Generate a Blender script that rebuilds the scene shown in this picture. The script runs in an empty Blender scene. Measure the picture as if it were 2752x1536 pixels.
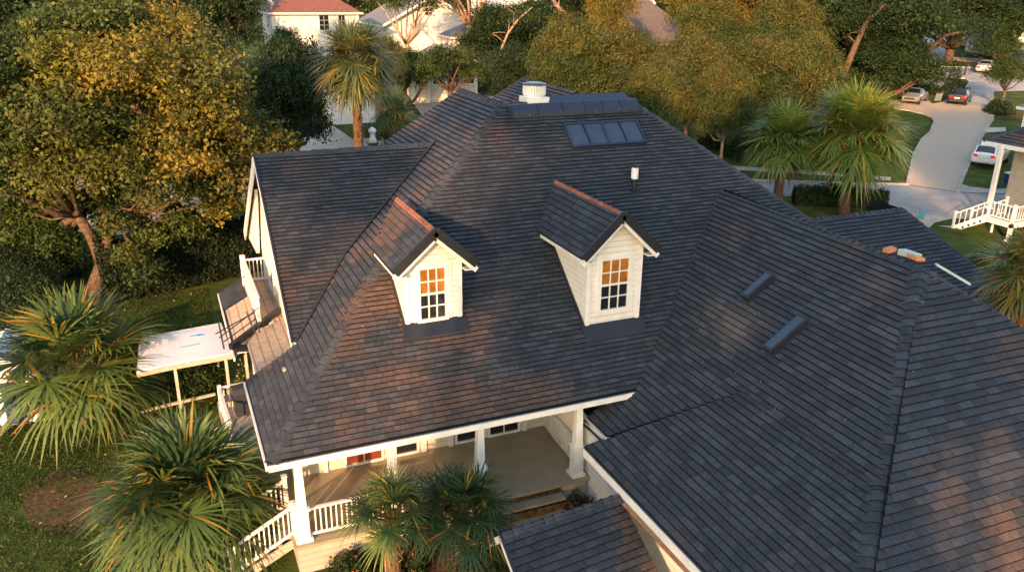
import bpy, math, random
import numpy as np
from mathutils import Vector, noise, Matrix
R = math.radians
sc = bpy.context.scene
# ------------------------------------------------------------------ camera
FPX, TH, YA, RO, CH = 2195.8, .35108837, .40828965, .0118771, 15.0
FW = Vector((math.sin(YA)*math.cos(TH), math.cos(YA)*math.cos(TH), -math.sin(TH)))
r0 = Vector((math.cos(YA), -math.sin(YA), 0)); u0 = r0.cross(FW)
RT = math.cos(RO)*r0 + math.sin(RO)*u0
UP = -math.sin(RO)*r0 + math.cos(RO)*u0
CAM = Vector((0, 0, CH))
cd = bpy.data.cameras.new("camera"); cam = bpy.data.objects.new("camera", cd)
sc.collection.objects.link(cam); sc.camera = cam
cd.sensor_width = 36; cd.lens = 36*FPX/2752; cd.clip_end = 2000; cd.clip_start = .2
cam.matrix_world = Matrix(((RT.x, UP.x, -FW.x, 0), (RT.y, UP.y, -FW.y, 0), (RT.z, UP.z, -FW.z, CH), (0, 0, 0, 1)))
# ------------------------------------------------------------------ sky and sun
SUN_AZ = Vector((-.62, -.78, 0)).normalized(); SUN_EL = R(15)
w = bpy.data.worlds.new("World"); sc.world = w; w.use_nodes = True
nt = w.node_tree; sky = nt.nodes.new('ShaderNodeTexSky'); sky.sky_type = 'NISHITA'
sky.sun_disc = False; sky.sun_elevation = SUN_EL; sky.sun_rotation = math.atan2(SUN_AZ.x, SUN_AZ.y)
sky.air_density = 1.2; sky.dust_density = 1.5; sky.ozone_density = 1.0
nt.links.new(sky.outputs[0], nt.nodes['Background'].inputs[0]); nt.nodes['Background'].inputs[1].default_value = .15
sl = bpy.data.lights.new("sun", 'SUN'); so = bpy.data.objects.new("sun", sl); sc.collection.objects.link(so)
sl.energy = 3.8; sl.angle = R(.6); sl.color = (1, .54, .26)
sd = Vector((SUN_AZ.x*math.cos(SUN_EL), SUN_AZ.y*math.cos(SUN_EL), math.sin(SUN_EL)))
so.rotation_euler = sd.to_track_quat('Z', 'Y').to_euler()
sc.view_settings.view_transform = 'Standard'; sc.view_settings.look = 'None'
sc.view_settings.exposure = 1.5; sc.view_settings.gamma = 1
sc.cycles.max_bounces = 6; sc.cycles.transparent_max_bounces = 8
# ------------------------------------------------------------------ where things stand
GS, GB = .085, 40.0
def fwd(x, y): return x*math.sin(YA)+y*math.cos(YA)
def gz(x, y):
    s = fwd(x, y); return GS*min(max(0, s-GB), 190)
def ray(x, y): return (FW*FPX+RT*(x-1376)-UP*(y-768)).normalized()
def atz(x, y, z): d = ray(x, y); return CAM+d*((z-CH)/d.z)
def aty(x, y, Y): d = ray(x, y); return CAM+d*(Y/d.y)
def atx(x, y, X): d = ray(x, y); return CAM+d*(X/d.x)
def ats(x, y, s): d = ray(x, y); return CAM+d*(s/fwd(d.x, d.y))
def atg(x, y, dz=0):
    p = atz(x, y, dz)
    if fwd(p.x, p.y) <= GB: return p
    d = ray(x, y); f = fwd(d.x, d.y); t = (dz-GS*GB-CH)/(d.z-GS*f)
    return CAM+d*t
def pln(x, y, p, n):
    d = ray(x, y); n = Vector(n); return CAM+d*((Vector(p)-CAM).dot(n)/d.dot(n))
def prj(p):
    q = Vector(p)-CAM; return 1376+FPX*q.dot(RT)/q.dot(FW), 768-FPX*q.dot(UP)/q.dot(FW)
def vtop(p, py):
    """height of the point above p (on its vertical) that shows at row py"""
    a, b = -5., 30.
    for _ in range(40):
        m = (a+b)/2
        if prj(Vector(p)+Vector((0, 0, m)))[1] > py: a = m
        else: b = m
    return a
def D(*pts): return [(x*1.06832, y*1.06832) for x, y in pts]
# ------------------------------------------------------------------ mesh builder
V = Vector
class MB:
    def __init__(s): s.v = []; s.f = []; s.c = []
    def add(s, vs, fs, col=(1, 1, 1)):
        n = len(s.v); s.v += [tuple(v) for v in vs]; s.f += [tuple(i+n for i in f) for f in fs]
        s.c += [col]*len(vs); return s
    def box(s, a, b, col=(1, 1, 1)):
        x0, y0, z0 = a; x1, y1, z1 = b
        return s.add([(x0,y0,z0),(x1,y0,z0),(x1,y1,z0),(x0,y1,z0),(x0,y0,z1),(x1,y0,z1),(x1,y1,z1),(x0,y1,z1)],
            [(0,3,2,1),(4,5,6,7),(0,1,5,4),(1,2,6,5),(2,3,7,6),(3,0,4,7)], col)
    def bar(s, A, B, w, h, col=(1, 1, 1), up=(0, 0, 1), taper=1):
        """rectangular bar from A to B, w across, h along up"""
        A = V(A); B = V(B); d = (B-A).normalized(); up = V(up)
        if abs(d.dot(up)) > .99: up = V((0, 1, 0))
        r = d.cross(up).normalized()*w/2; u = r.cross(d).normalized()*h/2
        vs = [A-r-u, A+r-u, A+r+u, A-r+u]+[B+(-r-u)*taper, B+(r-u)*taper, B+(r+u)*taper, B+(-r+u)*taper]
        return s.add(vs, [(0,1,2,3),(7,6,5,4),(0,4,5,1),(1,5,6,2),(2,6,7,3),(3,7,4,0)], col)
    def tube(s, pts, rad, n=8, col=(1, 1, 1), caps=True):
        pts = [V(p) for p in pts]; rings = []; vs = []; fs = []; pr = None
        for i, p in enumerate(pts):
            d = (pts[min(i+1, len(pts)-1)]-pts[max(i-1, 0)]).normalized()
            a = V((1, 0, 0)) if abs(d.z) > .8 else V((0, 0, 1))
            if pr is not None: a = pr
            x = (a-d*a.dot(d)).normalized(); y = d.cross(x); pr = x
            r = rad[i] if hasattr(rad, '__len__') else rad
            for k in range(n):
                t = 2*math.pi*k/n; vs.append(p+(x*math.cos(t)+y*math.sin(t))*r)
        for i in range(len(pts)-1):
            for k in range(n):
                a = i*n+k; b = i*n+(k+1) % n; fs.append((a, b, b+n, a+n))
        if caps: fs.append(tuple(range(n))[::-1]); fs.append(tuple(range((len(pts)-1)*n, len(pts)*n)))
        return s.add(vs, fs, col)
    def poly(s, pts, th=None, dirn=(0, 0, -1), col=(1, 1, 1)):
        pts = [V(p) for p in pts]; n = len(pts)
        if th is None: return s.add(pts, [tuple(range(n))], col)
        d = V(dirn)*th; vs = pts+[p+d for p in pts]
        fs = [tuple(range(n)), tuple(range(2*n-1, n-1, -1))]+[(i, i+n, (i+1) % n+n, (i+1) % n) for i in range(n)]
        return s.add(vs, fs, col)
    def build(s, name, mat, parent=None, smooth=False, recalc=True):
        m = bpy.data.meshes.new(name); m.from_pydata(s.v, [], s.f); m.materials.append(mat)
        a = m.color_attributes.new('col', 'FLOAT_COLOR', 'POINT')
        a.data.foreach_set('color', np.array([(c[0], c[1], c[2], 1) for c in s.c], 'f').ravel())
        if recalc:
            import bmesh
            bm = bmesh.new(); bm.from_mesh(m); bmesh.ops.recalc_face_normals(bm, faces=bm.faces); bm.to_mesh(m); bm.free()
        if smooth: m.polygons.foreach_set('use_smooth', [True]*len(m.polygons))
        m.update()
        return link(name, m, parent)
def link(name, data, parent=None):
    o = bpy.data.objects.new(name, data); sc.collection.objects.link(o)
    if parent is not None:
        o.parent = parent
        if parent.get('_world'):
            q = parent
            if parent.type == 'EMPTY': o.location = -parent.location
    return o
def tag(o, label=None, cat=None, group=None, kind=None):
    if label: o['label'] = label
    if cat: o['category'] = cat
    if group: o['group'] = group
    if kind: o['kind'] = kind
    return o
def empty(name, loc=(0, 0, 0), label=None, cat=None, group=None, rz=0, world=False):
    """world=True: children are written in world coordinates; else in the thing's own"""
    o = bpy.data.objects.new(name, None); sc.collection.objects.link(o); o.location = loc; o.rotation_euler.z = rz
    o.empty_display_size = .3
    if world: o['_world'] = 1
    return tag(o, label, cat, group)
def copy_tree(o, parent=None):
    c = o.copy(); sc.collection.objects.link(c); c.parent = parent
    for ch in [k for k in sc.objects if k.parent == o]: copy_tree(ch, c)
    return c
# ------------------------------------------------------------------ materials
def mat(name, col=(.5, .5, .5), rough=.6, vcol=False, var=.12, vscale=3, bump=0, bscale=20, metal=0, spec=.5,
        col2=None, c2scale=1.5, siding=0, transl=0, emit=None, coat=0, wave=None):
    m = bpy.data.materials.new(name); m.use_nodes = True; n = m.node_tree.nodes; L = m.node_tree.links
    b = n['Principled BSDF']; b.inputs['Roughness'].default_value = rough; b.inputs['Metallic'].default_value = metal
    b.inputs['Specular IOR Level'].default_value = spec; b.inputs['Coat Weight'].default_value = coat
    geo = n.new('ShaderNodeNewGeometry'); tc = n.new('ShaderNodeTexCoord')
    base = n.new('ShaderNodeRGB'); base.outputs[0].default_value = (*col, 1); cur = base.outputs[0]
    def mix(t, a, bb, f):
        x = n.new('ShaderNodeMix'); x.data_type = 'RGBA'; x.blend_type = t
        L.new(a, x.inputs['A']) if hasattr(a, 'node') else None
        if hasattr(bb, 'node'): L.new(bb, x.inputs['B'])
        else: x.inputs['B'].default_value = bb
        if hasattr(f, 'node'): L.new(f, x.inputs['Factor'])
        else: x.inputs['Factor'].default_value = f
        return x.outputs['Result']
    def noi(scale, detail=4, dist=0):
        x = n.new('ShaderNodeTexNoise'); x.inputs['Scale'].default_value = scale; x.inputs['Detail'].default_value = detail
        x.inputs['Distortion'].default_value = dist; L.new(geo.outputs['Position'], x.inputs['Vector']); return x.outputs['Fac']
    def ramp(f, a, bb):
        x = n.new('ShaderNodeMapRange'); x.inputs['From Min'].default_value = a; x.inputs['From Max'].default_value = bb
        L.new(f, x.inputs['Value']); return x.outputs['Result']
    if col2: cur = mix('MIX', cur, (*col2, 1), ramp(noi(c2scale, 5), .4, .62))
    if vcol:
        a = n.new('ShaderNodeVertexColor'); a.layer_name = 'col'; cur = mix('MULTIPLY', cur, a.outputs['Color'], 1)
    if var:
        x = n.new('ShaderNodeMapRange'); x.inputs['To Min'].default_value = 1-var; x.inputs['To Max'].default_value = 1+var
        x.inputs['From Min'].default_value = .3; x.inputs['From Max'].default_value = .7
        L.new(noi(vscale, 6), x.inputs['Value']); cur = mix('MULTIPLY', cur, x.outputs['Result'], 1)
    hgt = None
    if siding:
        sx = n.new('ShaderNodeSeparateXYZ'); L.new(geo.outputs['Position'], sx.inputs[0])
        dv = n.new('ShaderNodeMath'); dv.operation = 'DIVIDE'; dv.inputs[1].default_value = siding; L.new(sx.outputs['Z'], dv.inputs[0])
        fr = n.new('ShaderNodeMath'); fr.operation = 'FRACT'; L.new(dv.outputs[0], fr.inputs[0])
        iv = n.new('ShaderNodeMath'); iv.operation = 'SUBTRACT'; iv.inputs[0].default_value = 1; L.new(fr.outputs[0], iv.inputs[1])
        hgt = (iv.outputs[0], siding*.12)
        dk = n.new('ShaderNodeMath'); dk.operation = 'GREATER_THAN'; dk.inputs[1].default_value = .12; L.new(fr.outputs[0], dk.inputs[0])
        mr = n.new('ShaderNodeMapRange'); mr.inputs['To Min'].default_value = .72; L.new(dk.outputs[0], mr.inputs['Value'])
        cur = mix('MULTIPLY', cur, mr.outputs['Result'], 1)
    if wave:
        ax, per, dark = wave
        sx = n.new('ShaderNodeSeparateXYZ'); L.new(geo.outputs['Position'], sx.inputs[0])
        dv = n.new('ShaderNodeMath'); dv.operation = 'DIVIDE'; dv.inputs[1].default_value = per; L.new(sx.outputs[ax], dv.inputs[0])
        fr = n.new('ShaderNodeMath'); fr.operation = 'FRACT'; L.new(dv.outputs[0], fr.inputs[0])
        dk = n.new('ShaderNodeMath'); dk.operation = 'GREATER_THAN'; dk.inputs[1].default_value = .1; L.new(fr.outputs[0], dk.inputs[0])
        mr = n.new('ShaderNodeMapRange'); mr.inputs['To Min'].default_value = dark; L.new(dk.outputs[0], mr.inputs['Value'])
        cur = mix('MULTIPLY', cur, mr.outputs['Result'], 1)
    L.new(cur, b.inputs['Base Color'])
    if bump or hgt:
        bp = n.new('ShaderNodeBump'); bp.inputs['Strength'].default_value = 1
        if hgt: bp.inputs['Distance'].default_value = hgt[1]; L.new(hgt[0], bp.inputs['Height'])
        else: bp.inputs['Distance'].default_value = bump; L.new(noi(bscale, 6), bp.inputs['Height'])
        L.new(bp.outputs[0], b.inputs['Normal'])
    if emit:
        b.inputs['Emission Color'].default_value = (*emit[0], 1); b.inputs['Emission Strength'].default_value = emit[1]
    if transl:
        t = n.new('ShaderNodeBsdfTranslucent'); L.new(cur, t.inputs['Color'])
        ms = n.new('ShaderNodeMixShader'); ms.inputs[0].default_value = transl
        L.new(b.outputs[0], ms.inputs[1]); L.new(t.outputs[0], ms.inputs[2])
        L.new(ms.outputs[0], n['Material Output'].inputs['Surface'])
    return m
M = {}
M['shingle'] = mat('shingle', (1, 1, 1), .82, vcol=True, var=.22, vscale=9, bump=.006, bscale=90, spec=.3)
M['white'] = mat('white_trim', (.70, .69, .67), .5, var=.08, vscale=3)
M['siding'] = mat('white_siding', (.68, .66, .62), .5, var=.07, siding=.17)
M['cream'] = mat('cream_siding', (.62, .56, .46), .55, var=.06, siding=.2)
M['soffit'] = mat('soffit', (.6, .56, .48), .6, var=.05)
M['black'] = mat('black_metal', (.018, .02, .026), .35, var=.2, spec=.5)
M['flash'] = mat('dark_flashing', (.016, .018, .024), .4, var=.2)
M['glass'] = mat('dark_glass', (.012, .014, .018), .06, var=0, spec=.8)
M['amber'] = mat('amber_pane', (.24, .09, .014), .18, var=.5, vscale=3, emit=((.9, .32, .03), .03))  # flat amber colour with a slight emission
M['redpane'] = mat('red_pane', (.15, .04, .02), .2, var=.3, emit=((.8, .1, .02), .02))
M['panel'] = mat('solar_glass', (.035, .055, .095), .3, var=.15, spec=.5)
M['navy'] = mat('navy_frame', (.02, .028, .055), .35, var=.1)
M['floor'] = mat('porch_boards', (.27, .235, .165), .5, var=.12, vscale=2, wave=('Y', .14, .75))
M['deck'] = mat('weathered_deck', (.36, .28, .21), .7, var=.2, vscale=6, wave=('X', .3, .35))
M['deckw'] = mat('weathered_wood', (.42, .36, .30), .7, var=.2, vscale=8)
M['base'] = mat('painted_block', (.36, .32, .26), .7, var=.1, siding=.2)
M['orange'] = mat('orange_flashing', (.5, .18, .07), .5, var=.15)
M['grass'] = mat('grass', (.042, .070, .013), .9, var=.4, vscale=.9, col2=(.07, .092, .02), c2scale=.25, bump=.05, bscale=14, spec=.1)
M['road'] = mat('asphalt', (.34, .335, .33), .85, var=.15, vscale=.8, col2=(.28, .275, .27), c2scale=.35, bump=.01, bscale=60)
M['walk'] = mat('concrete', (.46, .41, .35), .85, var=.15, vscale=1.2, col2=(.38, .34, .29), c2scale=.5, bump=.01, bscale=50)
M['paver'] = mat('pavers', (.47, .375, .29), .85, var=.22, vscale=14, bump=.02, bscale=40)
M['mulch'] = mat('mulch', (.10, .058, .035), .95, var=.5, vscale=8, col2=(.055, .06, .018), c2scale=1.1, bump=.06, bscale=25, spec=.1)
M['bark'] = mat('bark', (.10, .068, .048), .9, var=.4, vscale=6, bump=.04, bscale=18, spec=.1)
M['palebark'] = mat('pale_bark', (.32, .21, .15), .9, var=.3, vscale=5, bump=.03, bscale=16, spec=.1)
M['palmbark'] = mat('palm_bark', (.11, .062, .038), .95, vcol=True, var=.45, vscale=10, bump=.05, bscale=22, spec=.1)
M['leaf'] = mat('leaf', (1, 1, 1), .6, vcol=True, var=.25, vscale=.8, transl=.35, spec=.25)
M['frond'] = mat('frond', (1, 1, 1), .45, vcol=True, var=.2, vscale=3, transl=.25, spec=.4)
M['redroof'] = mat('red_roof', (.19, .075, .06), .9, var=.2, vscale=4, bump=.02, bscale=12, siding=.14)
M['grayroof'] = mat('gray_roof', (.17, .17, .18), .9, var=.15, vscale=4, siding=.14)
M['brownroof'] = mat('brown_roof', (.13, .10, .09), .9, var=.2, vscale=4, siding=.14)
M['rubber'] = mat('rubber', (.015, .015, .016), .8, var=0)
M['chrome'] = mat('chrome', (.6, .6, .62), .2, metal=1, var=0)
M['taillight'] = mat('red_lens', (.55, .01, .008), .2, var=0, emit=((1, .03, .01), .15))
M['headlight'] = mat('clear_lens', (.7, .7, .72), .15, var=0)
M['plate'] = mat('plate', (.7, .7, .66), .5, var=0)
def paint(name, c): return mat(name, c, .25, var=0, metal=.2, spec=.6, coat=.8)
M['silver'] = paint('silver_paint', (.5, .51, .53)); M['grey'] = paint('grey_paint', (.22, .22, .23))
M['dark'] = mat('black_paint', (.012, .012, .014), .3, var=0, spec=.4, coat=.3); M['whitep'] = paint('white_paint', (.72, .73, .75))
M['bluep'] = mat('blue_plastic', (.01, .035, .16), .45, var=.1); M['darkp'] = mat('dark_plastic', (.03, .035, .045), .5, var=.1)
M['tarp'] = mat('white_canopy', (.74, .75, .80), .5, var=.05, vscale=1); M['bluemark'] = mat('blue_print', (.02, .3, .7), .5, var=0)
M['teal'] = mat('teal_plastic', (.05, .3, .4), .5, var=0)
# ------------------------------------------------------------------ terrain
def drape(name, pts, m, off, kerb=None, label=None):
    """a flat sheet laid on the ground, folded where the ground starts to rise"""
    P = [V(p) for p in pts]; mb = MB()
    def clip(P, sgn):
        out = []
        for i in range(len(P)):
            a, b = P[i], P[(i+1) % len(P)]; fa = sgn*(fwd(a.x, a.y)-GB); fb = sgn*(fwd(b.x, b.y)-GB)
            if fa >= 0: out.append(a)
            if fa*fb < 0: out.append(a.lerp(b, fa/(fa-fb)))
        return out
    for sg in (-1, 1):
        q = clip(P, sg)
        if len(q) > 2: mb.add([(p.x, p.y, gz(p.x, p.y)+off) for p in q], [tuple(range(len(q)))])
    bm_o = mb.build(name, m, recalc=False)
    import bmesh
    bm = bmesh.new(); bm.from_mesh(bm_o.data); bmesh.ops.triangulate(bm, faces=bm.faces)
    for f in bm.faces:
        if f.normal.z < 0: f.normal_flip()
    bm.to_mesh(bm_o.data); bm.free()
    return tag(bm_o, kind='structure')
def gpts(lst): return [atg(x, y) for x, y in D(*lst)]
gm = MB(); F2 = V((math.sin(YA), math.cos(YA), 0)); R2 = V((math.cos(YA), -math.sin(YA), 0))
SS = [-400, -60, -20, 0, 10, 20, 30, 40, 55, 70, 90, 110, 140, 180, 230, 500, 1500]; TT = [-1200, -300, -100, -50, -20, 0, 20, 50, 100, 300, 1200]
for i in range(len(SS)-1):
    for j in range(len(TT)-1):
        q = [F2*SS[i]+R2*TT[j], F2*SS[i]+R2*TT[j+1], F2*SS[i+1]+R2*TT[j+1], F2*SS[i+1]+R2*TT[j]]
        gm.add([(p.x, p.y, gz(p.x, p.y)) for p in q], [(0, 1, 2, 3)])
tag(gm.build('ground', M['grass']), kind='structure')
def shape(name, lst, m, off): return drape(name, gpts(lst), M[m], off)
shape('street', [(-200,640),(60,612),(200,585),(420,560),(560,520),(650,480),(1000,470),(1400,470),(1850,482),(1960,492),(2100,502),(2216,515),(2298,535),(2399,549),(2576,562),(2900,580),(2900,500),(2576,490),(2408,484),(2282,465),(2103,462),(1900,455),(1400,440),(1000,420),(640,400),(560,432),(420,452),(200,430),(-200,440)], 'road', .02)
shape('sidewalk', [(-200,655),(-200,640),(60,612),(200,585),(420,560),(560,520),(650,480),(650,495),(570,535),(420,577),(200,603),(60,630)], 'walk', .035)
shape('sidewalk', [(560,432),(640,400),(700,378),(700,352),(640,382),(520,420),(380,436),(200,414),(-200,400),(-200,440),(200,430),(420,452)], 'walk', .035)
shape('driveway', [(-100,600),(-100,500),(60,500),(110,560),(95,600)], 'walk', .05)
shape('driveway', [(120,470),(120,410),(180,410),(175,480)], 'walk', .05)
shape('driveway', [(2282,465),(2299,390),(2320,352),(2340,335),(2351,308),(2345,298),(2326,289),(2290,280),(2249,274),(2190,266),(2270,250),(2330,250),(2345,262),(2370,258),(2402,238),(2431,222),(2500,222),(2500,268),(2502,290),(2497,300),(2481,325),(2458,365),(2421,450),(2408,484)], 'paver', .05)
shape('road', [(2050,140),(2300,163),(2340,168),(2492,173),(2760,185),(2760,225),(2500,232),(2500,268),(2395,264),(2402,240),(2432,220),(2440,208),(2428,199),(2340,192),(2200,185),(2050,172)], 'road', .065)
shape('footpath', [(2050,120),(2340,141),(2500,150),(2760,162),(2760,173),(2500,161),(2340,151),(2050,132)], 'walk', .08)
shape('driveway', [(2305,141),(2325,112),(2360,85),(2450,85),(2415,112),(2385,145)], 'walk', .095)
shape('footpath', [(1600,402),(1700,408),(1855,419),(2096,435),(2240,447),(2240,456),(2096,444),(1869,430),(1700,419),(1600,412)], 'walk', .05)
shape('footpath', [(2216,516),(2298,536),(2399,550),(2350,562),(2332,580),(2322,590),(2260,600),(2200,560)], 'walk', .05)
shape('footpath', [(2408,485),(2414,463),(2424,466),(2440,472),(2500,478),(2600,470),(2700,478),(2700,500),(2576,491)], 'walk', .07)
shape('footpath', [(2484,322),(2530,322),(2530,332),(2475,336)], 'walk', .06)
shape('footpath', [(2366,209),(2381,211),(2366,256),(2349,256)], 'walk', .1)
shape('driveway', [(2300,200),(2400,206),(2385,216),(2300,212)], 'road', .075)
shape('footpath', [(810,330),(835,316),(890,353),(960,345),(1000,368),(1040,400),(700,420),(620,392),(700,378)], 'walk', .06)
shape('patio', [(1040,262),(1100,262),(1240,225),(1330,232),(1330,262),(1210,290),(1120,310),(1060,290)], 'walk', .07)
shape('flower_bed', [(50,1255),(75,1215),(130,1185),(190,1180),(240,1200),(262,1250),(250,1300),(200,1335),(130,1345),(75,1320)], 'mulch', .03)
drape('flower_bed', [V((-.4, 18.6, 0)), V((-.2, 16.6, 0)), V((9, 15.9, 0)), V((9.9, 17.2, 0)), V((7.3, 17.3, 0)), V((7.2, 18.75, 0)), V((2, 18.75, 0))], M['mulch'], .03)
shape('flower_bed', [(380,735),(420,702),(650,672),(650,690),(580,702),(470,722),(400,748)], 'mulch', .03)
shape('flower_bed', [(880,275),(960,258),(1060,300),(1060,330),(980,300),(900,290)], 'mulch', .05)
shape('flower_bed', [(2497,300),(2515,288),(2600,285),(2600,300),(2530,303)], 'mulch', .05)

def kerb(lst, label=None, w_=.22, h=.13):
    P = gpts(lst); m = MB()
    for a, b in zip(P, P[1:]):
        n = max(1, int((b-a).length/3))
        for i in range(n):
            p, q = a.lerp(b, i/n), a.lerp(b, (i+1)/n); p.z = gz(p.x, p.y)+.07; q.z = gz(q.x, q.y)+.07; m.bar(p, q+(q-p)*.02, w_, h)
    tag(m.build('kerb', M['walk']), kind='structure')
kerb([(2282,465),(2299,390),(2320,352),(2340,335),(2351,308),(2345,298),(2326,289),(2290,280),(2249,274)])
kerb([(2408,484),(2421,450),(2458,365),(2481,325),(2497,300)]); kerb([(1850,452),(1900,455),(2103,462),(2282,465)])
kerb([(2402,238),(2432,220),(2440,208),(2428,199),(2340,192)]); kerb([(2300,163),(2340,168),(2492,173)]); kerb([(-60,640),(60,612),(200,585),(420,560),(560,520)])
#--GROUND
# ------------------------------------------------------------------ shingled roofs
def clip_rect(P, a0, a1, b0, b1):
    def cl(P, ax, lim, sgn):
        out = []
        for i in range(len(P)):
            p, q = P[i], P[(i+1) % len(P)]; fp = sgn*(p[ax]-lim); fq = sgn*(q[ax]-lim)
            if fp >= 0: out.append(p)
            if fp*fq < 0:
                t = fp/(fp-fq); out.append((p[0]+(q[0]-p[0])*t, p[1]+(q[1]-p[1])*t))
        return out
    for ax, lim, sg in ((0, a0, 1), (0, a1, -1), (1, b0, 1), (1, b1, -1)):
        P = cl(P, ax, lim, sg)
        if len(P) < 3: return []
    return P
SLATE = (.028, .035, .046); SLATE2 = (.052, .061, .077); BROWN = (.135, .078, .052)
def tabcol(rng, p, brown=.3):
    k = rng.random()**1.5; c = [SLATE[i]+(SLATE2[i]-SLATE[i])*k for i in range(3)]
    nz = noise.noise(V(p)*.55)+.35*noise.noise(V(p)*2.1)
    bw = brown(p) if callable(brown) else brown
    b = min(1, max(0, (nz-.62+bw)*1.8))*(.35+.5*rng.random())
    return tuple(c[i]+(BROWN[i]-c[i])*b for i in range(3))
def newell(P):
    n = V((0, 0, 0))
    for i in range(len(P)):
        a, b = P[i], P[(i+1) % len(P)]; n += V(((a.y-b.y)*(a.z+b.z), (a.z-b.z)*(a.x+b.x), (a.x-b.x)*(a.y+b.y)))
    n.normalize(); return n if n.z > 0 else -n
def roof_plane(mb, pts, expo=.16, tab=.34, seed=1, brown=.3, th=.045, tint=(1, 1, 1), edge=.028):
    P = [V(p) for p in pts]; n = newell(P); o = P[0]
    up = (V((0, 0, 1))-n*n.z).normalized(); uu = up.cross(n)
    Q = [((p-o).dot(uu), (p-o).dot(up)) for p in P]; rng = random.Random(seed)
    v0 = min(q[1] for q in Q); v1 = max(q[1] for q in Q); ua = min(q[0] for q in Q); ub = max(q[0] for q in Q)
    mb.add([p-n*.03 for p in P], [tuple(range(len(P)))], (.012, .012, .015))
    v = v0; row = 0
    while v < v1:
        u = ua-rng.random()*tab; jit = rng.uniform(-.004, .004)
        while u < ub:
            wdt = tab*rng.uniform(.7, 1.3)
            v_ = v+rng.uniform(-.007, .007) if v > v0 else v
            c = clip_rect(Q, u+.005, u+wdt-.005, v_, min(v+expo*1.04, v1))
            if len(c) > 2:
                lift = rng.uniform(0, .006)
                def P3(q, h): return o+uu*q[0]+up*q[1]+n*h
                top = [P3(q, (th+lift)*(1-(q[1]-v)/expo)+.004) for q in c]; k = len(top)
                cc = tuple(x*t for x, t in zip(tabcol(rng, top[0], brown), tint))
                mb.add(top, [tuple(range(k))], cc)
                for i in range(k):
                    a, b = c[i], c[(i+1) % k]
                    if abs(a[1]-v_) < 1e-5 and abs(b[1]-v_) < 1e-5:
                        mb.add([top[i], top[(i+1) % k], P3((b[0], b[1]-edge), -.02), P3((a[0], a[1]-edge), -.02)], [(0, 1, 2, 3)], (.007, .007, .009))
            u += wdt
        v += expo; row += 1
def caps(mb, A, B, n1, n2, w=.2, piece=.3, seed=3, brown=.3, lift=.03, tint=(1, 1, 1)):
    """overlapping cap shingles from the low end A to the high end B"""
    A = V(A); B = V(B); d = (B-A); L = d.length; d.normalize(); rng = random.Random(seed)
    s1 = d.cross(V(n1)).normalized(); s2 = d.cross(V(n2)).normalized()
    if s1.z > 0: s1 = -s1
    if s2.z > 0: s2 = -s2
    if (s1-s2).length < .3: s2 = -s1
    nn = (V(n1)+V(n2)).normalized(); t = 0
    while t < L:
        e = min(L, t+piece*1.15); c = tuple(x*k for x, k in zip(tabcol(rng, A+d*t, brown), tint)); ww = w*rng.uniform(.93, 1.05)
        h0 = lift+.035+rng.uniform(0, .008); h1 = lift
        def ring(q, h): return [q+s1*ww+nn*h*.3, q+s1*ww*.5+nn*h, q+s1*ww*.12+nn*(h+.012), q+s2*ww*.12+nn*(h+.012), q+s2*ww*.5+nn*h, q+s2*ww+nn*h*.3]
        r1 = ring(A+d*t, h0); r2 = ring(A+d*e, h1)
        mb.add(r1+r2, [(i, i+1, i+7, i+6) for i in range(5)], c)
        low = [p-nn*.05 for p in r1]
        mb.add(r1+low, [(i, i+1, i+7, i+6) for i in range(5)], (.008, .008, .010))
        t += piece
# ------------------------------------------------------------------ the big house
house = empty('house', (8, 24, 0), 'large white house with slate grey shingle roofs, two dormers and a front porch', 'house', world=True)
T = math.tan(R(40))
A = V((1.5, 18.7, 3.7)); K = V((5.0, 22.4, 6.805)); La = V((11.4, 27.45, 11.04)); Ra = V((16.6, 27.45, 11.04))
L2 = V((11.5, 32.2, 11.04)); HR = V((22.9, 21.63, 6.16)); V0 = V((12.35, 18.7, 3.7)); V1 = V((18.6, 23.88, 8.05))
nF = V((0, -T, 1)).normalized(); nLo = V((-.886, 0, 1)).normalized(); nUp = V((-.6625, 0, 1)).normalized()
rf = MB()
roof_plane(rf, [A, V0, V1, V((21.3, 21.9, 6.38)), HR, Ra, La, K], .16, .36, 11, lambda p: .10+.95*max(0, min(1, (11.2-p.x-.55*(p.y-18.7))/2.6))*max(0, min(1, (p.x-2.2)/1.2)))  # browner tabs at lower left: mixed shingle blend plus painted sunlight
roof_plane(rf, [A, K, V((5, 25.1, 6.805)), V((2.92, 22.82, 4.96)), V((1.5, 23.6, 3.7))], .2, .33, 12, .42, edge=.09)
Q1 = V((6.6, 31.2, 7.86)); 
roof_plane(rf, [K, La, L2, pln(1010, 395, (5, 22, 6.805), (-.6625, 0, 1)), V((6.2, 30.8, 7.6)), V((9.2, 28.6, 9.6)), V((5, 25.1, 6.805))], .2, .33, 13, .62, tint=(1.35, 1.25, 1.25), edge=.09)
# left wing: front and rear slopes
roof_plane(rf, [V((2.85, 22.9, 5.06)), V((2.95, 22.85, 5.04)), V((5, 25.1, 6.80)), V((9.25, 28.6, 9.55)), V((2.85, 28.6, 9.55))], .155, .34, 14, .30)
roof_plane(rf, [V((2.85, 28.6, 9.55)), V((9.25, 28.6, 9.55)), V((5.3, 32.6, 6.95)), V((5.3, 35.4, 5.13)), V((2.85, 35.4, 5.13))], .16, .34, 15, .2)
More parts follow.
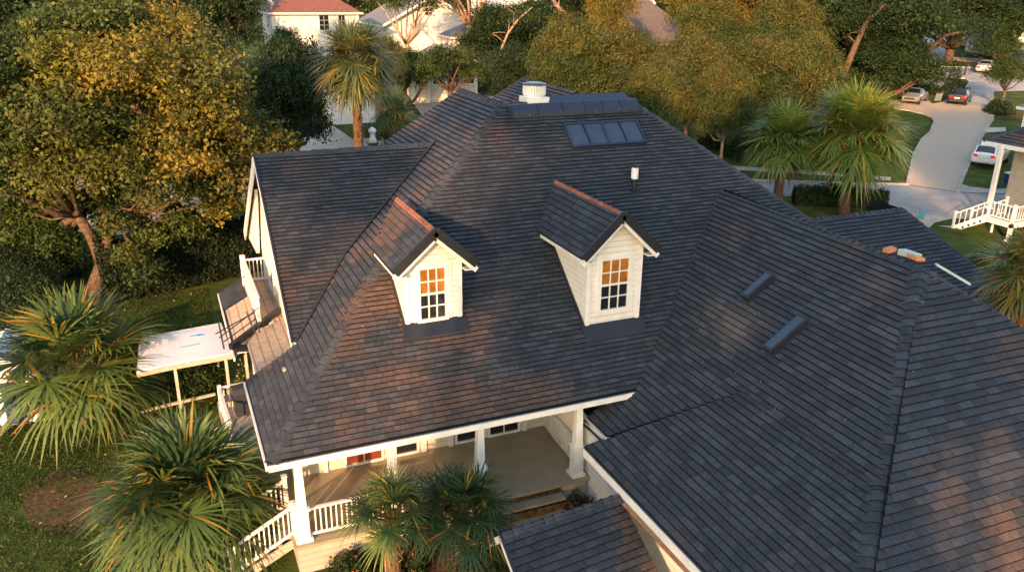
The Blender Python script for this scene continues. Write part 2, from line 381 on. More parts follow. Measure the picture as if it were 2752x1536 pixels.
# hidden rear and side slopes of the main block
roof_plane(rf, [Ra, HR, V((24.5, 20.2, 4.92)), V((24.5, 33, 4.92)), V((19.5, 31, 8.8))], .3, .6, 16, .2)
roof_plane(rf, [La, Ra, V((17.6, 30.5, 8.5)), V((14.2, 30.5, 8.5))], .3, .6, 17, .2); roof_plane(rf, [La, L2, V((14.3, 33.2, 8.5)), V((14.2, 30.5, 8.5))], .3, .6, 17, .2)
# rear ridge roof
R1 = V((17.95, 34.2, 10.45)); RR2 = V((17.95, 40.3, 10.45)); q = pln(1322, 266, R1, (-.62, 0, 1))
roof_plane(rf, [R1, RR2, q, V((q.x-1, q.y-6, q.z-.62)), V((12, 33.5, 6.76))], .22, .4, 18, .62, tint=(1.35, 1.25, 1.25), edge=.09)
roof_plane(rf, [R1, V((12, 31, 7.9)), V((20.5, 31.2, 8.0))], .2, .4, 19, .2)
roof_plane(rf, [R1, V((22.5, 33, 7.4)), V((22.5, 41, 7.4)), RR2], .2, .4, 20, .2)
# right wing
AP = V((18.4, 14.74, 8.02)); W0 = V((10.15, 17.95, 2.6)); W1 = V((13.68, 15.75, 4.72)); W2 = V((13.68, 10.9, 4.72)); W3 = V((10.15, 7.82, 2.6))
nW = V((-.69, 0, 1)).normalized()
roof_plane(rf, [V((10.80, 18.0, 2.72)), V((10.72, 19.2, 2.66)), V((12.95, 19.2, 4.2)), V1, AP, W2, W1], .2, .5, 21, .24, edge=.05)
roof_plane(rf, [W0, W1, W2, W3], .2, .5, 22, .30, edge=.05)
mbe = MB()
roof_plane(rf, [AP, W2, W3, V((25.8, 7.82, 2.58))], .2, .5, 23, lambda p: .22+.5*max(0, min(1, (6.4-p.z)/2.6)), tint=(.9, .93, 1), edge=.04)  # brown grows toward the bottom: sunlit orange put into the tab colour
roof_plane(rf, [AP, V((25.8, 7.82, 2.58)), V((26.2, 19, 2.4)), V((21.3, 21.9, 6.38)), V1], .2, .42, 24, .3)
# back right roof
B1 = V((22.4, 25.4, 6)); B2 = V((29.7, 25.4, 6)); nB = V((0, -.62, 1)).normalized()
b3 = pln(2650, 740, B2, (0, -.62, 1)); d = (b3-B2); B3 = B2+d*1.9
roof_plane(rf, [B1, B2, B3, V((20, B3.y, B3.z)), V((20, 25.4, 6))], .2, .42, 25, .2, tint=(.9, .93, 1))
roof_plane(rf, [B2, B3, V((B3.x, 31, B3.z)), V((29.7, 27, 6))], .2, .42, 26, .2)
# small entry gable at the front
G1 = V((6.5, 15.5, 2.32)); G2 = V((10.05, 15.85, 2.32)); gs = .5
roof_plane(rf, [G1, G2, G2+V((0, -4.2, -4.2*gs)), G1+V((0, -4.2, -4.2*gs))], .2, .36, 27, .5)
roof_plane(rf, [G1, G2, G2+V((0, 1.1, -1.0)), G1+V((0, 1.1, -1.0))], .2, .36, 28, .4)
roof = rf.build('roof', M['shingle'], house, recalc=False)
def capo(*a, **k):
    m = MB(); caps(m, *a, **k); m.build('ridge_cap', M['shingle'], roof, recalc=False)
nR = V((.75, 0, 1)).normalized(); nRear = V((0, .65, 1)).normalized(); nWing = V((0, -.785, 1)).normalized()
capo(A, K, nF, nLo, .25, .3, 1, .45); capo(K, La, nF, nUp, .27, .32, 2, .2)
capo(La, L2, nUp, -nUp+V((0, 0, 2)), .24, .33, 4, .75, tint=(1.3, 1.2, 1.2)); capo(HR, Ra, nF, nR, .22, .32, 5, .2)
capo(La, Ra, nF, V((0, T, 1)).normalized(), .22, .33, 6, .2)
capo(V((2.85, 28.6, 9.55)), V((9.3, 28.6, 9.58)), nWing, nRear, .2, .95, 7, 0)
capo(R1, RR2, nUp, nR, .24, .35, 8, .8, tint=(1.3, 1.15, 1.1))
capo(AP, V1, nW, nR, .24, .28, 9, .35); capo(V((10.15, 7.82, 2.6)), W2, nW, nF, .40, .28, 10, .1, lift=.05); capo(W2, AP, nW, nF, .40, .28, 11, .1, lift=.05)
capo(V((25.8, 7.82, 2.58)), AP, nR, nF, .22, .3, 12, .3); capo(B1, B2, nB, nRear, .2, .3, 13, .2); capo(B3, B2, nB, nR, .16, .3, 14, .1)
capo(G1, G2, V((0, -gs, 1)).normalized(), V((0, gs, 1)).normalized(), .17, .3, 15, .6)
# valleys and rakes in dark metal
def vbar(*a): m = MB(); m.bar(*a); m.build('edge_flashing', M['flash'], roof)
for a, b in ((V0, V1), (V((2.92, 22.82, 4.98)), V((5, 25.1, 6.83))), (V((5, 25.1, 6.83)), V((9.25, 28.6, 9.6)))):
    vbar(a+V((0, 0, .075)), b+V((0, 0, .075)), .07, .05)
vbar((2.82, 22.85, 5.05), (2.82, 28.6, 9.58), .06, .08); vbar((2.82, 28.6, 9.58), (2.82, 35.45, 5.13), .06, .08)
vbar(G1+V((-.03, 0, .02)), G1+V((-.03, -4.2, -4.2*gs+.02)), .06, .05)
vbar(A+V((0, -.04, -.04)), V0+V((.1, -.04, -.04)), .06, .06); vbar(A+V((-.04, 0, -.04)), V((1.46, 23.6, 3.66)), .06, .06)
vbar(W0+V((-.04, 0, -.02)), W3+V((-.04, 0, -.02)), .07, .06)
vbar(q+V((0, 0, .04)), RR2+V((0, 0, .04)), .06, .05)
# fascias and gutters
fm = MB()
fm.bar(A+V((-.05, -.09, -.14)), V0+V((.05, -.09, -.14)), .06, .17); fm.bar(A+V((-.09, -.05, -.14)), V((1.41, 23.65, 3.56)), .05, .15)
fm.bar((10.08, 17.95, 2.44), (10.08, 7.82, 2.44), .06, .24)
vbar((10.68, 17.98, 2.64), (10.66, 19.1, 2.62), .05, .05); vbar((10.12, 17.98, 2.58), (10.8, 17.98, 2.68), .05, .05)
fm.bar((2.80, 22.9, 4.93), (2.80, 28.6, 9.43), .04, .2); fm.bar((2.80, 28.6, 9.32), (2.80, 35.4, 4.85), .05, .4)
fm.bar(G1+V((-.02, 0, -.12)), G1+V((-.02, -4.2, -4.2*gs-.12)), .05, .18); fm.bar(G1+V((-.02, 0, -.12)), G1+V((-.02, 1.1, -1.12)), .05, .18)
fm.bar((2.80, 35.42, 4.95), (5.3, 35.42, 4.95), .06, .22)
fm.build('fascia', M['white'], roof)
wood = MB(); wood.bar((9.98, 15.5, 2.3), (9.98, 11.5, 2.3), .12, .03); wood.build('gutter', mat('stained_wood', (.33, .15, .07), .6, var=.3, vscale=6), roof)
# walls
wm = MB()
gw = lambda y: 9.35-.785*(28.6-y) if y < 28.6 else 9.35-.65*(y-28.6)
wm.poly([(3.15, 23.0, 0), (3.15, 23.0, gw(23.0)), (3.15, 28.6, 9.35), (3.15, 32.4, gw(32.4)), (3.15, 32.4, 0)], .15, (1, 0, 0))
wm.poly([(2.95, 30.9, gw(30.9)), (2.95, 35.3, gw(35.3)), (2.95, 35.3, 4.75), (2.95, 32.5, 4.9)], .12, (1, 0, 0))
wm.poly([(3.3, 32.4, 0), (3.3, 32.4, 6.7), (16, 32.4, 6.7), (16, 32.4, 0)], .15, (0, -1, 0))
wm.box((10.75, 8.4, 0), (10.9, 22, 2.75)); wm.box((10.9, 8.4, 0), (24.8, 8.55, 2.7)); wm.box((24.65, 8.6, 0), (24.8, 24.5, 3))
wm.box((20, 24.6, 0), (31.5, 30, 2.6)); wm.box((3.3, 24.5, 0), (3.45, 32, 2.9)); wm.box((11, 30, 0), (24, 40, 6.4))
wm.build('wall', M['siding'], house)
pw = MB(); pw.box((2.4, 22.0, 1), (10.75, 22.2, 4.6)); pw.box((2.4, 22.2, 0), (2.6, 24.4, 3.6)); wallp = pw.build('porch_wall', M['cream'], house)
cl = MB(); cl.box((1.6, 18.75, 3.46), (11, 22.0, 3.50)); cl.box((1.6, 22.0, 3.3), (2.4, 23.5, 3.36)); cl.build('porch_ceiling', M['soffit'], house)
fl = MB(); fl.box((1.9, 18.65, .9), (10.75, 22.0, 1.0)); fl.box((1.6, 22.0, .9), (2.4, 24.2, 1.0)); fl.build('porch_floor', M['floor'], house)
bs = MB(); bs.box((2.0, 18.8, 0), (10.7, 18.95, .9)); bs.box((2.0, 18.95, 0), (2.15, 23.5, .9)); bs.box((8, 18.5, 0), (8.02, 18.8, .3)); bs.build('porch_base', M['base'], house)
st = MB()
for k in range(2): st.box((7.3, 18.8-.42*(k+1), .62-.32*k), (9.8, 18.8-.42*k-.02, .68-.32*k))
st.box((7.3, 17.0, .02), (9.8, 17.94, .08)); st.build('step', M['floor'], house)
st = MB(); st.box((7.32, 18.72, .1), (9.78, 18.79, .9), ); st.box((7.32, 18.3, 0), (9.78, 18.34, .6)); st.box((9.78, 17.96, 0), (9.84, 18.8, .66)); st.build('step_riser', M['mulch'], house)
# porch windows, door panels
def window(parent, o, rx, w_, h_, cols, rows, upper=None, fw=.09, depth=.06, mull=.03, nm='window', lower='glass', split=True):
    """o = lower left corner, rx = unit vector to the right seen from outside; outward = rx x z"""
    o = V(o); rx = V(rx).normalized(); up = V((0, 0, 1)); out = rx.cross(up)
    def slab(mb, a, b, z0, z1, d0, d1):
        P = [o+rx*a+up*z0+out*d0, o+rx*b+up*z0+out*d0, o+rx*b+up*z1+out*d0, o+rx*a+up*z1+out*d0]
        mb.poly(P, d1-d0, out)
    fr = MB()
    slab(fr, 0, fw, 0, h_, .002, depth); slab(fr, w_-fw, w_, 0, h_, .002, depth); slab(fr, fw, w_-fw, 0, fw, .002, depth+.01); slab(fr, fw, w_-fw, h_-fw, h_, .002, depth)
    iw = w_-2*fw; ih = h_-2*fw
    for c in range(1, cols): slab(fr, fw+iw*c/cols-mull/2, fw+iw*c/cols+mull/2, fw, h_-fw, .012, depth-.02)
    for r_ in range(1, rows):
        t = mull if r_*2 != rows or not split else mull*1.8
        slab(fr, fw, w_-fw, fw+ih*r_/rows-t/2, fw+ih*r_/rows+t/2, .012, depth-.015)
    f = fr.build(nm, M['white'], parent)
    if upper:
        a = MB(); slab(a, fw, w_-fw, fw, fw+ih/2, .002, .010); p1 = a.build('pane', M[lower], f)
        b = MB(); slab(b, fw, w_-fw, fw+ih/2, h_-fw, .002, .010); p2 = b.build('pane', M[upper], f); ps = [p1, p2]
        tag(p2, 'amber upper pane with a faint glow')
    else:
        a = MB(); slab(a, fw, w_-fw, fw, h_-fw, .002, .010); ps = [a.build('pane', M[lower], f)]
    return f
for x, w_, lo in ((3.95, 1.25, 'redpane'), (5.45, .9, 'glass'), (7.55, .9, 'glass'), (8.7, 1.15, 'glass')):
    window(house, (x, 22.0, 1.02), (1, 0, 0), w_, 1.9, 2 if w_ > 1 else 1, 1, lower=lo, fw=.075)
pt = MB()
for x in (3.3, 5.28, 6.45, 7.35, 9.95): pt.box((x, 21.93, 1), (x+.14, 21.998, 3.3))
pt.box((2.5, 21.95, 2.85), (10.7, 21.996, 3.0)); pt.build('trim', M['white'], wallp)
window(house, (3.15, 30.2, 4.35), (0, -1, 0), 1.3, .95, 1, 1, fw=.1, lower='glass')
# columns
def column(x, y, big=True):
    m = MB(); s = .36 if big else .26
    if big:
        m.box((x-.22, y-.22, 1.002), (x+.22, y+.22, 1.1)); m.box((x-.155, y-.155, 1.1), (x+.155, y+.155, 1.95)); m.box((x-.20, y-.20, 1.95), (x+.20, y+.20, 2.02))
        m.bar((x, y, 2.02), (x, y, 3.46), .25, .25, taper=.72)
    else: m.box((x-.11, y-.11, 1.002), (x+.11, y+.11, 3.46)); m.box((x-.15, y-.15, 1.002), (x+.15, y+.15, 1.12))
    return m.build('column', M['white'], house)
YC = 18.98
column(2.2, YC); c2x = aty(1052, 1200, YC).x; column(c2x, YC, False); c3x = aty(1289, 1165, YC).x; column(c3x, YC); column(10.42, YC)
def railing(parent, a, b, h=.9, gap=.14, post=False, mt='white', low=.1):
    a = V(a); b = V(b); m = MB(); L = (b-a).length; n = max(2, int(L/gap)); z = V((0, 0, 1))
    m.bar(a+z*h, b+z*h, .09, .06); m.bar(a+z*low, b+z*low, .05, .07)
    for i in range(1, n): p = a.lerp(b, i/n); m.bar(p+z*low, p+z*h, .035, .035)
    if post:
        for p in (a, b): m.bar(p, p+z*(h+.12), .12, .12); m.bar(p+z*(h+.12), p+z*(h+.16), .16, .16)
    return m.build('railing', M[mt], parent)
railing(house, (2.4, YC, 1.0), (c3x-.2, YC, 1.0)); railing(house, (10.6, YC+.2, 1.0), (10.7, 21.6, 1.0))
# left porch stair
sm = MB()
for k in range(5): sm.box((2.0-.34*(k+1), 19.35, .82-.19*k), (2.0-.34*k, 20.6, .87-.19*k)); sm.box((2.0-.34*(k+1)+.3, 19.35, .64-.19*k), (2.0-.34*k, 20.6, .82-.19*k))
sm.bar((2.0, 19.3, .72), (.25, 19.3, -.15), .05, .25); sm.build('stair', M['base'], house)
railing(house, (2.0, 19.3, .95), (.3, 19.3, .05), post=True); railing(house, (2.0, 20.65, .95), (.3, 20.65, .05), post=True)
# dormers
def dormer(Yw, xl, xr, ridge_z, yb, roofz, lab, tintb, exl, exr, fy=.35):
    zb = 3.7+T*(Yw-18.7); xm = (xl+xr)/2
    ez = roofz; slope = (ridge_z-ez)/(xm-exl)
    wl = ridge_z-.1-slope*(xm-xl)
    m = MB()
    m.poly([(xl, Yw, zb-.1), (xr, Yw, zb-.1), (xr, Yw, wl), (xm, Yw, ridge_z-.1), (xl, Yw, wl)], .12, (0, 1, 0))
    yw = 18.7+(wl-3.7)/T
    for x, dx in ((xl, 1), (xr, -1)): m.poly([(x, Yw+.12, zb-.1), (x, Yw+.12, wl), (x, yw+.3, wl), (x, Yw+.1, zb-.3)], .1, (dx, 0, 0))
    dm = m.build('dormer', M['siding'], house); tag(dm, lab)
    r_ = MB(); ye = lambda z: 18.7+(z-3.7)/T
    nl = V((-slope, 0, 1)).normalized(); nr = V((slope, 0, 1)).normalized(); exR = exr
    zr = ridge_z-slope*(exR-xm)
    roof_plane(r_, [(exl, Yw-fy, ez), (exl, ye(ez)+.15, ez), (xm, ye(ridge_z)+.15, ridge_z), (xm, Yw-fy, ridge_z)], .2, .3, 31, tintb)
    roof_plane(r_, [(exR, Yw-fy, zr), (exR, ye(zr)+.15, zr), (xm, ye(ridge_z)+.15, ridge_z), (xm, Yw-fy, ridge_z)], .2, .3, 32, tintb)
    caps(r_, (xm, ye(ridge_z)+.1, ridge_z), (xm, Yw-fy, ridge_z), nl, nr, .15, .3, 33, 1.3, tint=(2.3, 1.35, .95), lift=.04)  # copper tint paints low orange sun onto the ridge caps
    r_.build('roof', M['shingle'], dm, recalc=False)
    k = MB()
    for (x, z) in ((exl, ez), (exR, zr)):
        k.bar((x, Yw-fy-.03, z+.0), (xm, Yw-fy-.03, ridge_z+.0), .06, .26)
    k.bar((exl-.02, ye(ez), ez+.0), (exl-.02, Yw-fy, ez+.0), .05, .05)
    # stepped flashing at the foot and sides
    k.poly([(xl-.12, Yw-.42, zb-.42*T+.05), (xr+.12, Yw-.42, zb-.42*T+.05), (xr+.12, Yw-.02, zb+.1), (xl-.12, Yw-.02, zb+.1)], .05, (0, 0, -1))
    for x in (xl-.03, xr+.03): k.bar((x, Yw-.05, zb+.02), (x, yw+.1, 3.7+T*(yw+.1-18.7)+.04), .06, .12)
    k.build('dark_trim', M['black'], dm)
    k = MB()
    for (x, z) in ((exl, ez), (exR, zr)):
        q = V((xm, 0, ridge_z))-V((x, 0, z)); q.normalize(); off = V((q.z, 0, -q.x)) if q.x > 0 else V((-q.z, 0, q.x))
        off = V((0, 0, -.2)); k.bar(V((x, Yw-fy+.02, z))+off, V((xm, Yw-fy+.02, ridge_z))+off, .05, .16)
    k.bar((exl+.02, ye(ez)-.2, ez-.1), (exl+.02, Yw-fy, ez-.1), .04, .13); k.bar((exR-.02, ye(zr)-.2, zr-.1), (exR-.02, Yw-fy, zr-.1), .04, .13)
    k.box((xl-.01, Yw-.04, zb), (xl+.13, Yw-.003, wl-.02)); k.box((xr-.13, Yw-.04, zb), (xr+.01, Yw-.003, wl-.02))
    k.poly([(exl+.05, Yw-fy+.02, ez-.16), (exl+.05, Yw-.01, ez-.16), (xl, Yw-.01, ez-.16), (xl, Yw-fy+.02, ez-.16)], .03, (0, 0, -1))
    k.poly([(exR-.05, Yw-fy+.02, zr-.16), (exR-.05, Yw-.01, zr-.16), (xr, Yw-.01, zr-.16), (xr, Yw-fy+.02, zr-.16)], .03, (0, 0, -1))
    k.build('white_trim', M['white'], dm)
    return dm, zb
def dwin(dm, Yw, a, b):
    p0 = aty(*a, Yw); p1 = aty(*b, Yw); xl, zt = p0.x, p0.z; xr, zb = p1.x, p1.z
    window(dm, (xl-.1, Yw, zb-.12), (1, 0, 0), xr-xl+.2, zt-zb+.2, 3, 4, upper='amber', fw=.1, mull=.035)
    k = MB(); k.box((xl-.2, Yw-.05, zb-.2), (xr+.2, Yw-.001, zb-.122)); k.box((xl-.2, Yw-.03, zb-.12), (xl-.102, Yw-.001, zt+.18)); k.box((xr+.102, Yw-.03, zb-.12), (xr+.2, Yw-.001, zt+.18)); k.box((xl-.2, Yw-.035, zt+.082), (xr+.2, Yw-.001, zt+.18))
    k.build('casing', M['white'], dm)
Y1 = 21.15; Y2 = 20.42
x1l, x1r = aty(1087, 810, Y1).x, aty(1240, 790, Y1).x
x2l, x2r = aty(1575, 790, Y2).x, aty(1722, 740, Y2).x
e1 = aty(1060, 742, Y1-.35); f1 = aty(1288, 715, Y1-.35); e2 = aty(1567, 703, Y2-.35); f2 = aty(1778, 678, Y2-.35)
print('dormers', x1l, x1r, x2l, x2r, e1, f1, e2, f2)
def dz(xl, xr, e, rz): return rz-(rz-e.z)
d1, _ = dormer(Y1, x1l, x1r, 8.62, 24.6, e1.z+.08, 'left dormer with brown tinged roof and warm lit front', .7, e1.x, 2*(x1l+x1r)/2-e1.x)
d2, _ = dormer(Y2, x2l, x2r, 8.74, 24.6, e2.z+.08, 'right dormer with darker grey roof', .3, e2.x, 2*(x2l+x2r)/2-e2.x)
dwin(d1, Y1, (1127, 723), (1196, 846)); dwin(d2, Y2, (1618, 699), (1681, 820))
# things fixed on the roof
def onF(x, y, h=0): return V((x, y, 3.7+T*(y-18.7)))+nF*h
def roof_frame(x0, x1, y0, y1, cols, name, lab):
    m = MB(); 
    def sl(a, b, c, d, h0, h1, mb): mb.poly([onF(a, c, h1), onF(b, c, h1), onF(b, d, h1), onF(a, d, h1)], h1-h0, -nF)
    t = .07
    sl(x0, x1, y0, y0+t, -.02, .14, m); sl(x0, x1, y1-t, y1, -.02, .14, m)
    wd = (x1-x0-t)/cols
    for i in range(cols+1):
        k = t if i in (0, cols) else (.1 if i == cols//2 else .045)
        c = x0+t/2+wd*i; sl(c-k/2, c+k/2, y0+t, y1-t, -.02, .138, m)
    f = m.build(name, M['navy'], house); tag(f, lab)
    p = MB()
    for i in range(cols): sl(x0+t/2+wd*i+.05, x0+t/2+wd*(i+1)-.05, y0+t, y1-t, .02, .1, p)
    p.build('panel', M['panel'], f)
roof_frame(13.38, 16.45, 25.72, 26.58, 4, 'skylight', 'four blue panes in a dark frame near the ridge')
rv = MB()
def prof(mb, x0, x1, pr, col=(1, 1, 1)):
    n_ = len(pr); mb.add([(x0, y, z) for y, z in pr]+[(x1, y, z) for y, z in pr], [tuple(range(n_)), tuple(range(2*n_-1, n_-1, -1))]+[(i, (i+1) % n_, (i+1) % n_+n_, i+n_) for i in range(n_)], col)
n5 = [11.55, 12.55, 13.55, 14.45, 15.2, 15.95, 16.75]
for i in range(6):
    prof(rv, n5[i]+.012, n5[i+1]-.012, [(26.80, 10.62), (26.81, 10.82), (26.85, 10.88), (27.08, 11.06), (27.14, 11.06), (27.14, 10.62)])
prof(rv, 11.5, 16.78, [(26.84, 10.6), (26.83, 10.78), (27.08, 11.02), (27.25, 11.02), (27.25, 10.7)])
for a, b in ((13.2, 15.0), (15.02, 16.55)): prof(rv, a, b, [(27.2, 11.03), (27.62, 11.24), (27.7, 11.22), (27.95, 11.0)])
tag(rv.build('ridge_vent', M['navy'], house), 'long dark metal ridge vent in sections')
for x, y, z in ((12.2, 26.78, 10.66), (15.85, 26.78, 10.70), (16.15, 26.78, 10.70), (14.9, 26.78, 10.66)): rn = MB(); rn.tube([(x, y, z), (x, y, z+.1)], .02, 6); rn.build('clip', M['chrome'], house)
ch = MB(); cx, cy = 12.8, 27.75
ch.box((cx-.42, cy-.42, 10.7), (cx+.42, cy+.42, 11.22)); ch.tube([(cx, cy, 11.22), (cx, cy, 11.3), (cx, cy, 11.64)], [.36, .40, .40], 28)
for k in range(28):
    t = 2*math.pi*k/28; ch.bar((cx+.405*math.cos(t), cy+.405*math.sin(t), 11.3), (cx+.405*math.cos(t), cy+.405*math.sin(t), 11.62), .03, .03)
chm = ch.build('roof_ventilator', M['white'], house); k = MB(); k.tube([(cx, cy, 11.64), (cx, cy, 11.68), (cx, cy, 11.72)], [.44, .44, .3], 28); k.build('cap', M['navy'], chm)
px, py = 15.1, 24.2; zz = onF(px, py).z
k = MB(); k.tube([(px, py, zz-.1), (px, py, zz+.84)], .075, 14); k.box((px-.15, py-.15, zz-.12), (px+.15, py+.12, zz+.06)); k.tube([(px, py, zz+.80), (px, py, zz+.86), (px+.02, py, zz+.95)], [.09, .09, .03], 12)
vp = k.build('vent_pipe', M['black'], house); k = MB(); k.tube([(px, py, zz+.40), (px, py, zz+.42), (px, py, zz+.78), (px, py, zz+.80)], [.10, .125, .125, .1], 16); k.build('collar', M['white'], vp)
def onW(x, y, h=0): return V((x, y, 8.05+.69*(x-18.5)))+nW*h
def skyl(x0, x1, y0, y1):
    m = MB(); m.poly([onW(x0, y0, .2), onW(x1, y0, .2), onW(x1, y1, .2), onW(x0, y1, .2)], .24, -nW)
    m.poly([onW(x0-.1, y0-.06, .06), onW(x1+.04, y0-.06, .06), onW(x1+.04, y1+.06, .06), onW(x0-.1, y1+.06, .06)], .08, -nW)
    f = m.build('skylight', M['black'], house); g = MB(); g.poly([onW(x0+.06, y0+.06, .215), onW(x1-.06, y0+.06, .215), onW(x1-.06, y1-.06, .215), onW(x0+.06, y1-.06, .215)], .012, -nW); g.build('pane', M['panel'], f)
skyl(15.72, 16.62, 18.28, 18.62); skyl(14.80, 15.95, 15.98, 16.38)
# broken flashing by the wing's apex
for P_ in ([(18.45, 15.35, 8.24), (18.7, 15.25, 8.2), (18.7, 14.95, 8.2), (18.42, 15.0, 8.24)], [(18.35, 16.1, 8.18), (18.35, 15.85, 8.2), (18.58, 15.82, 8.25), (18.6, 16.05, 8.25)]):
    k = MB(); k.poly(P_, .1, (0, 0, -1)); k.build('flashing_patch', M['orange'], roof)
k = MB(); k.poly([(18.55, 15.75, 8.24), (18.6, 15.2, 8.26), (18.85, 15.2, 8.22), (18.84, 15.75, 8.22)], .16, (0, 0, -1))
gal = mat('galvanised', (.42, .46, .46), .5, var=.15); k.build('metal_flashing', gal, roof); k = MB()
nH = AP+V((.35, -.1, .1)); k.bar(nH, nH+(V((25.8, 7.82, 2.58))-AP)*.09+V((.1, .1, .0)), .14, .05)
k.build('metal_flashing', gal, roof)
# ------------------------------------------------------------------ foliage
def leafmesh(name, C, N, S, COL, aspect=.45, m='leaf', parent=None, rng=None):
    n = len(C); A = rng.normal(size=(n, 3)); A -= N*(A*N).sum(1)[:, None]; A /= np.linalg.norm(A, axis=1)[:, None]+1e-9
    B = np.cross(N, A); S = S[:, None]
    Vt = np.empty((n, 4, 3)); Vt[:, 0] = C-A*S*.5; Vt[:, 1] = C+B*S*aspect*.5+A*S*.05; Vt[:, 2] = C+A*S*.5; Vt[:, 3] = C-B*S*aspect*.5+A*S*.05
    Vt[:, (1, 3)] += N[:, None, :]*S[:, None, :]*.08
    me = bpy.data.meshes.new(name); me.vertices.add(4*n); me.vertices.foreach_set('co', Vt.astype('f').ravel())
    me.loops.add(4*n); me.loops.foreach_set('vertex_index', np.arange(4*n, dtype='i'))
    me.polygons.add(n); me.polygons.foreach_set('loop_start', np.arange(0, 4*n, 4, dtype='i')); me.polygons.foreach_set('loop_total', np.full(n, 4, 'i'))
    me.materials.append(M[m]); me.update(calc_edges=True)
    a = me.color_attributes.new('col', 'FLOAT_COLOR', 'POINT')
    c4 = np.ones((n, 4, 4), 'f'); c4[:, :, :3] = COL[:, None, :]; a.data.foreach_set('color', c4.ravel())
    return link(name, me, parent)
GREEN = [(.030, .055, .012), (.045, .075, .015), (.06, .09, .018)]
DARK = [(.014, .030, .010), (.022, .042, .014), (.032, .055, .018)]
OLIVE = [(.046, .075, .02), (.068, .095, .025), (.09, .108, .028)]
GOLD = [(.13, .125, .018), (.19, .155, .022), (.25, .17, .028)]
WARM = [(.10, .10, .025), (.15, .125, .03), (.21, .155, .032)]
def make_tree(name, H, rx, zc, rz, nl, leaves, size, pal, seed, trunk_r=.3, fork=.35, bark='bark', aspect=.45, lobe=.38, palf=None,
              sparse=1., label=None, cat='tree', group=None, limbs=12, ry=None, lean=(0, 0), flat=0., stems=None, extra=()):
    rng = np.random.default_rng(seed); ry = ry or rx
    root = empty(name, (0, 0, 0), label, cat, group)
    L = []
    k = 0
    while len(L) < nl and k < 5000:
        k += 1; d = rng.normal(size=3); d /= np.linalg.norm(d); d[2] = d[2] if d[2] > -.55 else -d[2]
        rr = rng.uniform(.45, .85); c = np.array([d[0]*rx*rr, d[1]*ry*rr, d[2]*rz*rr])
        r = lobe*rng.uniform(.7, 1.2)*rx
        if all(np.linalg.norm((c-q[0])/(1, 1, .8)) > .62*min(r, q[1]) for q in L): L.append((c, r))
    L += [(np.array(e_[:3])-np.array([lean[0], lean[1], zc]), e_[3]) for e_ in extra]
    Cs = []; Ns = []; Cl = []; Sz = []
    tot = sum(l[1]**2 for l in L)
    for li, (c, r) in enumerate(L):
        n = int(leaves*r*r/tot*(3 if li >= len(L)-len(extra) else 1)); ncl = max(6, n//26)
        d = rng.normal(size=(ncl, 3)); d /= np.linalg.norm(d, axis=1)[:, None]; d[:, 2] = np.where(d[:, 2] < -.35, -d[:, 2], d[:, 2])
        rad = rng.uniform(.45, 1.05, ncl)**.6; P = c+d*rad[:, None]*r*np.array([1, 1, .72])
        kk = rng.integers(0, ncl, n); P += rng.normal(size=P.shape)*r*.16; sp = (r*.15*sparse+size*.4)*rng.uniform(.6, 1.7, ncl)[kk][:, None]
        Q = P[kk]+rng.normal(size=(n, 3))*sp*np.array([1, 1, .7]); nn = d[kk]*.8+rng.normal(size=(n, 3))*.75+np.array([0, 0, .35])
        nn /= np.linalg.norm(nn, axis=1)[:, None]
        pl = palf(c, rng) if palf else pal
        lc = np.array(pl)[rng.integers(0, len(pl))]*rng.uniform(.8, 1.2); base = (np.array(pl)[rng.integers(0, len(pl), ncl)]*.45+lc*.55)*rng.uniform(.75, 1.25, (ncl, 1)); cc = base[kk]*rng.uniform(.78, 1.25, (n, 1))
        Cs.append(Q+np.array([lean[0], lean[1], zc])); Ns.append(nn); Cl.append(cc); Sz.append(rng.uniform(.45, 1.0, n)**1.3*1.5*size)
    cr = leafmesh('crown', np.concatenate(Cs), np.concatenate(Ns), np.concatenate(Sz), np.concatenate(Cl), aspect, parent=root, rng=rng)
    tm = MB(); pr = random.Random(seed); fk = V((lean[0]*.4, lean[1]*.4, H*fork))
    tm.tube([(0, 0, -9), (0, 0, .2), (fk.x*.3+pr.uniform(-.1, .1), fk.y*.3, H*fork*.5), fk], [trunk_r*1.35, trunk_r*1.05, trunk_r*.9, trunk_r*.8], 10)
    fks = [fk]
    if stems:
        fks = []
        for q_ in stems:
            q_ = V(q_); tm.tube([fk-V((0, 0, .5)), fk.lerp(q_, .5)+V((pr.uniform(-.15, .15), pr.uniform(-.15, .15), 0)), q_], [trunk_r*.72, trunk_r*.62, trunk_r*.52], 10); fks.append(q_)
    LL = L[:]; pr.shuffle(LL); LL = LL[:limbs]+(L[-len(extra):] if extra else [])
    for c, r in LL:
        e0 = V(c)+V((lean[0], lean[1], zc)); fk = min(fks, key=lambda q: (q.xy-e0.xy).length+(3 if q.z > e0.z else 0))
        e = V(c)+V((lean[0], lean[1], zc)); m1 = fk.lerp(e, .35)+V((pr.uniform(-.3, .3), pr.uniform(-.3, .3), -.12*(e-fk).length)); m2 = fk.lerp(e, .7)+V((pr.uniform(-.3, .3), pr.uniform(-.3, .3), 0))
        t0 = trunk_r*pr.uniform(.4, .62) if r > lobe*rx*.69 and not (stems and pr.random() < .45) else trunk_r*.16
        tm.tube([fk-V((0, 0, .2)), m1, m2, e], [t0, t0*.72, t0*.45, t0*.15], 7)
        for _ in range(4):
            q = e+V((pr.gauss(0, 1), pr.gauss(0, 1), pr.gauss(.3, .6))).normalized()*r*.9
            b0 = m2.lerp(e, pr.random()); tm.tube([b0, b0.lerp(q, .5)+V((0, 0, pr.uniform(-.1, .2))), q], [t0*.3, t0*.2, t0*.06], 5)
    tm.build('trunk', M[bark], root, smooth=True)
    return root
